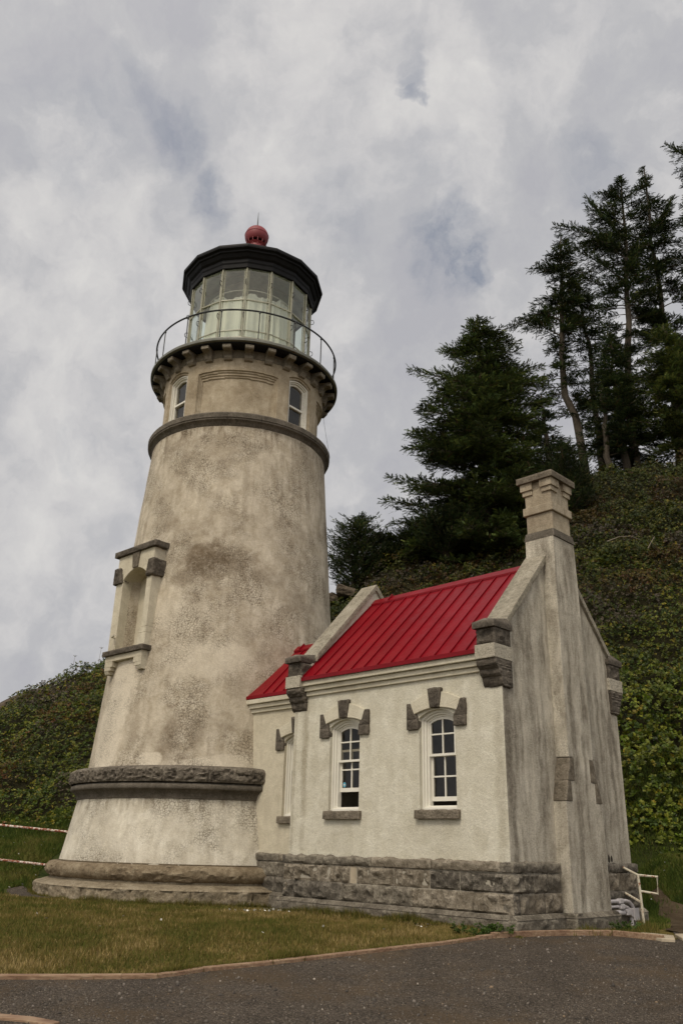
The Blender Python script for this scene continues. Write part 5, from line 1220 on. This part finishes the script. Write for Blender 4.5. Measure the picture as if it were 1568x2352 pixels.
# ---------------------------------------------------------------- conifers
def spray_template(seed=0, k=20):
    """a needle covered twig, 1 long: short blades left, right and above the stem"""
    r_ = np.random.default_rng(seed); V = []; F = []; T_ = []
    for i in range(k):
        t_ = (i + .3) / k; side = (i % 3) - 1
        base = np.array([t_ * .9, 0, -.10 * t_ * t_]); an = side * r_.uniform(.5, .95) + r_.normal() * .12; el = .15 + .5 * (side == 0) + r_.normal() * .15
        ln = (.34 - .14 * t_) * r_.uniform(.8, 1.2); d = np.array([math.cos(an) * math.cos(el), math.sin(an) * math.cos(el), math.sin(el)]); s = np.cross(d, [0, 0, 1.]); s /= np.linalg.norm(s)
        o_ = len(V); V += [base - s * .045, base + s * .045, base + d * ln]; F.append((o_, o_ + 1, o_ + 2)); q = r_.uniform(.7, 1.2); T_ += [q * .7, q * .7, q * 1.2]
    return np.array(V), np.array(F), np.array(T_)
SP = [spray_template(i) for i in range(3)]
def interp_pts(pts, t_):
    pts = np.array(pts, float); s = np.concatenate([[0], np.cumsum(np.linalg.norm(np.diff(pts, axis=0), axis=1))]); s /= s[-1]
    return np.array([np.interp(t_, s, pts[:, i]) for i in range(3)]).T
def conifer(name, label, trunk, r0, prof, nb, seed, start=0.15, bare=0.25, rise=0.25, droop=0.35, spray=0.34, dens=1.0, pal=None, group='spruces on the hill', extra=(), trunk_top=.03, cat='conifer', flat=.10, lift=0.0):
    """trunk: world points from foot to tip. prof: list of (t, left, right, depth) branch lengths along the trunk. extra: hand placed limbs (t, [offset points])"""
    r_ = np.random.default_rng(seed); base = np.array(trunk[0], float); tr = np.array(trunk, float) - base
    root = empty(name, tuple(base)); tag(root, label, cat, group)
    g = MB(); tt = np.linspace(0, 1, 14); tp = interp_pts(tr, tt); tp[1:-1] += r_.normal(size=(12, 3)) * [.05, .05, 0]
    g.tube([tuple(q) for q in tp], list(r0 * (1 - tt) ** .8 + trunk_top), 8)
    pr = np.array(prof, float); Pp = []; Dd = []; Ss = []; Dp = []
    Htot = np.linalg.norm(tr[-1] - tr[0])
    limbs = []
    for b_ in range(nb):
        t_ = start + (1 - start) * ((b_ + r_.random()) / nb) ** .95; a = r_.uniform(0, 2 * math.pi)
        Ll, Lr, Ld = (np.interp(t_, pr[:, 0], pr[:, i]) for i in (1, 2, 3)); ca, sa = math.cos(a), math.sin(a)
        # elliptical reach, different on each side
        Lx = Lr if ca > 0 else Ll; Lb = 1 / math.sqrt((ca / max(Lx, .05)) ** 2 + (sa / max(Ld, .05)) ** 2)
        Lb *= r_.uniform(.62, 1.08) if r_.random() < .8 else r_.uniform(.3, .6)
        if Lb < .12: continue
        o_ = interp_pts(tr, [t_])[0]; d = np.array([ca, sa, 0]); rs = rise * (1 - .6 * t_) + r_.normal() * .10; s = np.linspace(0, 1, 7)[:, None]
        bend = r_.normal() * .12 * Lb; side = np.array([-sa, ca, 0])
        path = o_ + d * Lb * s + side * bend * s ** 2 + np.array([0, 0, 1.]) * Lb * (rs * s - droop * s ** 2 + .22 * s ** 4 + lift * s * s)
        limbs.append((path, Lb, t_))
    for t_, offs in extra:
        o_ = interp_pts(tr, [t_])[0]; pts_ = np.array([o_] + [o_ + np.array(q, float) for q in offs]); Lb = np.linalg.norm(pts_[-1] - pts_[0]); limbs.append((interp_pts(pts_, np.linspace(0, 1, 7)), Lb, t_))
    for path, Lb, t_ in limbs:
        g.tube([tuple(q) for q in path], list(np.linspace(min(.055, .016 * Lb + .006) , .005, 7)), 4, cap=False)
        nt = max(4, int(Lb / .11 * dens)); 
        for j in range(nt):
            s = bare * (1 if t_ < .6 else .4) + (1 - bare * (1 if t_ < .6 else .4)) * (j + r_.random()) / nt
            s = min(s, 1.0); p0 = interp_pts(path, [s])[0]; p1 = interp_pts(path, [min(1, s + .05)])[0] if s < .95 else path[-1]; f = (path[-1] - path[-2]) if s >= .95 else p1 - p0; f = f / (np.linalg.norm(f) + 1e-6)
            # secondary twigs fanning out on both sides, longest in the middle
            tl = (.16 + .42 * Lb * (1 - s) ** .8 * min(1, s * 3 + .2)) * r_.uniform(.6, 1.1); tl = min(tl, 1.1)
            for sg in (-1, 1):
                ang = sg * r_.uniform(.5, 1.05); c_, s_ = math.cos(ang), math.sin(ang); dd = np.array([f[0] * c_ - f[1] * s_, f[0] * s_ + f[1] * c_, f[2] * .4 + r_.normal() * flat]); dd /= np.linalg.norm(dd)
                ns = max(1, int(tl / .10)); q = (np.arange(ns) + .5 + r_.normal(size=ns) * .2) / ns
                P_ = p0 + dd[None] * (q * tl)[:, None] + r_.normal(size=(ns, 3)) * .035; P_[:, 2] -= .16 * (q * tl) ** 2 * 1.5
                Pp.append(P_); D_ = np.tile(dd, (ns, 1)) + r_.normal(size=(ns, 3)) * [.38, .38, .28]; D_[:, 2] += .12; Dd.append(D_); Ss.append(spray * r_.uniform(.65, 1.2, ns)); Dp.append(q)
                if tl > .5: g.tube([tuple(p0), tuple(p0 + dd * tl * .8)], [.008, .003], 3, cap=False)
            Pp.append(p0[None] + r_.normal(size=(1, 3)) * .03); Dd.append(f[None] + r_.normal(size=(1, 3)) * .3); Ss.append(np.array([spray])); Dp.append(np.array([s]))
    # leader
    tip = tr[-1]; k_ = 16
    for i in range(k_):
        a = r_.uniform(0, 6.28); q = i / k_; Pp.append((tip - np.array([0, 0, .9 * q]))[None]); Dd.append(np.array([[math.cos(a) * (.3 + q), math.sin(a) * (.3 + q), 1.0 - q * .8]])); Ss.append(np.array([spray * .8])); Dp.append(np.array([1.]))
    g.build('trunk', M['bark'], root, recalc=False)
    P = np.concatenate(Pp); D = np.concatenate(Dd); S = np.concatenate(Ss) * .70; n_ = len(P); V = []; F = []; C = []
    pal = pal or [(.020, .034, .015), (.028, .045, .017), (.040, .055, .018), (.055, .065, .02)]
    col = pick(pal, n_, [.32, .32, .24, .12][:len(pal)], .2)
    cl = vnoise(P + base, 1.4, 2, 99); col *= (1 + .6 * np.clip(cl, -1, 1))[:, None]
    col[r_.random(n_) < .02] = (.10, .07, .035)
    Mx = rotmats(D, r_.normal(size=n_) * .5); o_ = 0
    for i, (tv, tf, tv_) in enumerate(SP):
        k_ = np.arange(n_) % 3 == i; m_ = int(k_.sum())
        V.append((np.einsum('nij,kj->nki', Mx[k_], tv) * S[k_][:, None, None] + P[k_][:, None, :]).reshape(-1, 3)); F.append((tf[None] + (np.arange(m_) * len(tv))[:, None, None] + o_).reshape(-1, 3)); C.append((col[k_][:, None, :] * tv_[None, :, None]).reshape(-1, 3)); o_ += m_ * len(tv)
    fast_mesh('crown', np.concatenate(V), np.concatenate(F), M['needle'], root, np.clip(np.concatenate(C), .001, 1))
    return root
def tz(x, y): return float(terrain(np.array([x]), np.array([y]))[0])
dk = [(.030, .052, .020), (.046, .072, .024), (.068, .090, .026), (.095, .108, .030)]
lt = [(.060, .095, .030), (.098, .135, .034), (.14, .165, .038), (.18, .19, .046)]
# the broad dense spruce in the middle
conifer('spruce_tree', 'broad dense dark green spruce with sweeping boughs between the tower and the chimney', [(5.6, 30, 10.9), (5.6, 30, 15.5), (5.7, 30, 19.2), (5.6, 30, 22.4)], .24,
    [(0, 2.6, 3.0, 3.2), (.12, 3.7, 3.2, 3.2), (.25, 3.8, 3.1, 2.9), (.4, 3.2, 3.1, 2.6), (.5, 3.0, 2.8, 2.4), (.62, 3.0, 2.9, 2.2), (.68, 3.1, 2.7, 2.0), (.80, 2.0, 2.4, 1.7), (.9, 1.2, 1.6, 1.2), (.96, .6, .8, .5), (1, .10, .10, .08)], 300, 11, start=.02, bare=.12, rise=.25, droop=.42, pal=[dk[2], lt[0], lt[1], lt[2]], spray=.34, dens=1.1,
    extra=[(.27, [(-2, 0, .3), (-3.8, -.2, .7)]), (.24, [(-2.0, 0, -.2), (-4.0, -.3, .0)]), (.19, [(-2, -.3, -.3), (-3.7, -.3, -.4)]), (.16, [(-2, -.3, -.4), (-3.2, -.3, -1.3)]), (.45, [(-1.6, 0, .2), (-3.1, 0, .6)]), (.69, [(-1.4, 0, .5), (-3.0, 0, .9)])])
# spruce with a bare lower trunk
conifer('spruce_tree', 'tall slim spruce with a bare leaning trunk, just right of the broad dense spruce', [(12.0, 37, 16.5), (11.75, 37, 21), (11.1, 37, 23.6), (11.4, 37, 27), (11.75, 37, 32.9)], .22,
    [(0, .4, .3, .4), (.30, .8, .7, .7), (.42, 1.5, 1.0, 1.0), (.5, .6, .7, .7), (.60, 1.2, .8, .9), (.66, 2.9, 1.4, 1.5), (.74, 2.3, 2.0, 1.7), (.82, 1.6, 2.0, 1.6), (.88, 1.5, 1.5, 1.2), (.95, .7, .8, .6), (1, .08, .08, .08)], 170, 12, start=.3, bare=.3, rise=.22, droop=.5, pal=dk, spray=.36,
    extra=[(.66, [(-1, 0, .5), (-3.0, 0, -.6)]), (.60, [(-1.1, 0, .7), (-2.2, 0, .9)]), (.85, [(-.8, 0, .5), (-1.7, .1, .2)])])
conifer('spruce_tree', 'tall wind-swept spruce with long flat boughs reaching left, right of the slim spruce', [(15.4, 40, 17), (15.6, 40, 24), (16.3, 40, 32), (16.8, 40, 40.1)], .26,
    [(0, .5, .5, .5), (.25, 1.0, 1.2, 1.0), (.5, 1.6, 1.8, 1.4), (.62, 2.2, 1.6, 1.6), (.72, 3.0, 1.9, 1.6), (.84, 2.5, 1.8, 1.4), (.9, 1.5, 1.3, 1.1), (.96, .9, .9, .6), (1, .1, .1, .1)], 150, 13, start=.3, bare=.3, rise=.25, droop=.30, pal=dk, spray=.36,
    extra=[(.76, [(-1.6, 0, 1.1), (-4.1, 0, 1.6)]), (.74, [(-1.6, 0, .9), (-3.3, .2, .6)]), (.66, [(-1.5, 0, 1.4), (-3.1, 0, 2.4)]), (.84, [(-1.0, 0, .8), (-2.2, 0, 1.2)]), (.80, [(-1.0, 0, 1.2), (-2.0, 0, 3.0)]), (.60, [(-1.2, 0, 1.0), (-2.4, 0, 1.6)]), (.93, [(.6, 0, .4), (1.3, 0, .9)]), (.92, [(-.7, 0, .4), (-1.6, 0, .5)])])
conifer('spruce_tree', 'pointed dark spruce right behind the wind-swept one, its thin tip the highest in view', [(18.6, 41, 17), (18.7, 41, 28), (18.6, 41, 36), (18.75, 41, 42.0)], .26,
    [(0, .6, .6, .6), (.3, 1.6, 1.6, 1.4), (.6, 2.5, 2.4, 1.8), (.75, 2.2, 2.3, 1.6), (.85, 1.5, 1.8, 1.1), (.93, .8, .8, .6), (1, .1, .1, .1)], 165, 14, start=.3, bare=.3, rise=.25, droop=.4, pal=dk, spray=.38, extra=[(.80, [(.8, 0, 1.0), (1.6, 0, 2.6)])])
conifer('spruce_tree', 'dark spruce cut by the right edge of the picture, its boughs entering from the side', [(20.3, 38, 17.5), (20.6, 38, 28), (20.8, 38, 41)], .26,
    [(0, 1.5, 1.5, 1.4), (.35, 2.6, 2, 2), (.6, 2.4, 2, 2), (.78, 2.0, 2, 1.6), (.86, 1.2, 1.2, 1), (.93, 1.4, 1, 1), (1, .2, .2, .2)], 190, 15, start=.15, bare=.25, rise=.35, droop=.45, pal=dk, spray=.38,
    extra=[(.94, [(-.9, 0, .5), (-1.9, 0, 1.2)]), (.97, [(-.8, 0, .3), (-1.3, 0, 0.1)])])
# lower, darker trees filling the ridge
fill = [('low dark bushy spruce on the ridge right behind the slim trunk', [(13.6, 36, 16.4), (13.5, 36, 21), (13.4, 36, 25.9)], [(0, .9, .9, .8), (.35, 2.0, 1.6, 1.6), (.6, 1.9, 1.6, 1.6), (.85, 1.0, 1.1, .9), (1, .1, .1, .1)], 150, 16, .26),
        ('wide olive green spruce under the tall pointed ones near the right edge', [(15.9, 34.5, 16.6), (15.8, 34.5, 21), (15.6, 34.5, 25.4)], [(0, 1.0, 1.0, .8), (.35, 2.1, 2.0, 1.6), (.6, 2.2, 2.1, 1.7), (.85, 1.4, 1.4, 1.0), (1, .1, .1, .1)], 210, 17, .20),
        ('dark spruce low on the slope at the right edge', [(18.0, 35, 16.8), (18.0, 35, 21), (18.1, 35, 26.5)], [(0, 1.2, 1.0, .8), (.35, 2.2, 2.0, 1.6), (.6, 2.0, 2.1, 1.7), (.85, 1.2, 1.4, 1.0), (1, .1, .1, .1)], 200, 18, .15),
        ('dark spruce filling the gap between the broad spruce and the slim trunk', [(9.9, 35.5, 15.6), (9.7, 35.5, 18), (9.6, 35.5, 21.9)], [(0, 1.4, 1.4, 1.0), (.4, 1.7, 1.6, 1.2), (.7, 1.3, 1.1, 1.0), (1, .1, .1, .1)], 130, 19, .08),
        ('low spruce spreading over the ridge between the bare trunks', [(14.6, 37.2, 17), (14.5, 37.2, 20), (14.4, 37.2, 23.4)], [(0, 1.2, 1.2, .9), (.4, 2.0, 2.0, 1.5), (.8, 1.3, 1.3, 1.0), (1, .2, .2, .2)], 120, 26, .22),
        ('slender spruce between the slim trunk and the wind-swept tree', [(13.3, 38.5, 17), (13.2, 38.5, 24), (13.0, 38.5, 31.0)], [(0, .4, .4, .4), (.4, 1.0, 1.1, .9), (.7, 1.3, 1.4, 1.1), (.9, .9, 1.0, .8), (1, .1, .1, .1)], 120, 20, .30)]
for lb, trk, prf, nb_, sd_, st_ in fill:
    conifer('spruce_tree', lb, trk, .19, prf, nb_, sd_, start=st_, bare=.2, rise=.3, droop=.4, pal=(lt if 'olive' in lb else dk), spray=.34)
# bare dead trunks seen under the crowns
for i, (x, y, h, lb) in enumerate(((12.75, 35.6, 6.5, 'bare brown trunk standing on the ridge right of the slim spruce'), (14.3, 36.2, 7.5, 'bare pale trunk on the ridge, middle of the right group'), (16.6, 36.6, 7.0, 'bare leaning trunk near the right edge of the ridge'))):
    conifer('spruce_tree', lb, [(x, y, tz(x, y) - .3), (x - .2, y, tz(x, y) + h * .5), (x - .1 + .4 * (i == 2), y, tz(x, y) + h)], .15, [(0, .3, .3, .3), (.5, .8, .8, .7), (1, .6, .6, .5)], 16, 40 + i, start=.3, bare=.55, rise=.3, droop=.3, pal=dk, dens=.5, trunk_top=.06)
# small trees beside the tower
small = [('small rounded dark pine close to the right side of the tower', [(.45, 30.6, 9.9), (.6, 30.6, 11.4), (.75, 30.6, 13.2)], [(0, .7, .9, .7), (.3, 1.3, 1.5, 1.1), (.7, 1.2, 1.1, .9), (.9, .9, .7, .6), (1, .25, .25, .2)], 230, 21),
         ('small bushy pine between the tower and the broad spruce', [(1.7, 31.0, 10.6), (1.65, 31.0, 11.6), (1.7, 31.0, 12.65)], [(0, .6, .6, .5), (.4, 1.0, 1.0, .8), (.8, .7, .8, .6), (1, .1, .1, .1)], 130, 22),
         ('scrubby low pine on the crest left of the broad spruce', [(2.8, 31.6, 11.4), (2.9, 31.6, 12.3), (3.0, 31.6, 13.1)], [(0, 1.0, 1.2, .8), (.5, 1.3, 1.3, 1.0), (1, .3, .3, .2)], 150, 23),
         ('dark low pine on the slope between the red roof and the broad spruce', [(3.9, 29.4, 11.2), (4.0, 29.4, 12.2), (4.2, 29.4, 13.0)], [(0, 1.2, 1.5, 1.0), (.5, 1.6, 1.6, 1.2), (1, .4, .4, .3)], 190, 24),
         ('dark bushy pine low behind the chimney top', [(8.6, 30.2, 13.0), (8.7, 30.2, 14.4), (8.8, 30.2, 16.4)], [(0, 1.4, 1.3, 1.0), (.5, 1.8, 1.5, 1.2), (1, .4, .4, .3)], 230, 25)]
for lb, trk, prf, nb_, sd_ in small:
    conifer('pine_tree', lb, trk, .09, prf, nb_, sd_, start=.05, bare=.15, rise=.5, droop=.15, pal=dk, spray=.24, group='small pines on the crest', cat='pine', lift=.2)

# rocks on the crests
def rock(label, x, y, z, sx, sy, sz_, rz, seed):
    b_ = bmesh.new(); bmesh.ops.create_cube(b_, size=1.6); bmesh.ops.subdivide_edges(b_, edges=b_.edges, cuts=9, use_grid_fill=True)
    V_ = np.array([v.co[:] for v in b_.verts]); nl = np.linalg.norm(V_, axis=1, keepdims=True); V_ = V_ * (.55 + .45 / nl); nn_ = V_ / np.linalg.norm(V_, axis=1, keepdims=True); V_ = V_ + nn_ * (vnoise(V_ + seed, 1.3, 4, seed, .6) * .22)[:, None]
    for v, q in zip(b_.verts, V_): v.co = (q[0] * sx, q[1] * sy, q[2] * sz_)
    me_ = bpy.data.meshes.new('rock'); b_.to_mesh(me_); b_.free(); me_.materials.append(M['rock']); o = bpy.data.objects.new('rock', me_); COL.objects.link(o); o.location = (x, y, z); o.rotation_euler = (random.uniform(-.2, .2), (-.5 if sx > 1 else random.uniform(-.3, .3)), rz); tag(o, label, 'rock', 'rocks showing through the hillside shrubs')
rock('low grey brown rock on the skyline of the left hill, upper of two', -11.5, 31.2, 5.72, 1.3, .8, .5, .3, 1)
rock('grey rock at the left edge of the picture on the skyline of the left hill', -13.2, 31.0, 4.62, 1.0, .7, .42, .2, 2)
rock('buff rock on the slope just right of the tower shaft', -.5, 30.2, 9.75, .45, .4, .24, .4, 3)
rock('smaller buff rock above the left coping of the red roof', .3, 30.0, 10.0, .5, .4, .22, -.3, 4)
# bleached fallen branches on the right slope
def stick(label, pts, r_):
    o = empty('tmpx'); bpy.data.objects.remove(o); P0 = Vector(pts[0]); g = MB(); g.tube([tuple(Vector(q) - P0) for q in pts], [r_, r_ * .8, r_ * .6, r_ * .3][:len(pts)] if len(pts) <= 4 else r_ * .6, 5)
    ob = g.build('fallen_branch', M['deadwood']); ob.location = P0; tag(ob, label, 'branch', 'bleached branches lying on the right hillside')
def onhill(x, y, o_=.4): return (x, y, tz(x, y) + o_)
stick('long pale fallen branch lying level among shrubs right of the chimney', [onhill(9.0, 26.4, .55), onhill(9.4, 26.3, .6), onhill(9.8, 26.35, .55), onhill(10.1, 26.3, .5)], .018)
stick('short forked pale branch just right of the long level one', [onhill(10.2, 26.0, .5), onhill(10.35, 26.0, .7), onhill(10.55, 26.2, .6)], .014)
# umbels and dead stalks breaking the left skyline
for i, x in enumerate((-9.95, -9.0, -8.3)):
    y = 31.3; z = tz(x, y) + .3; g = MB(); g.tube([(0, 0, 0), (.02, 0, .3), (.04, 0, .55)], [.008, .006, .005], 4)
    for a in range(5): g.tube([(.04, 0, .55), (.04 + .07 * math.cos(a * 1.256), .07 * math.sin(a * 1.256), .60)], .008, 3)
    ob = g.build('dry_stalk', M['deadwood']); ob.location = (x, y, z)
    tag(ob, ['dry umbel stalk furthest left on the left skyline', 'dry umbel stalk in the middle of the left skyline', 'dry umbel stalk on the left skyline nearest the tower'][i], 'stalk', 'dry stalks on the left skyline')
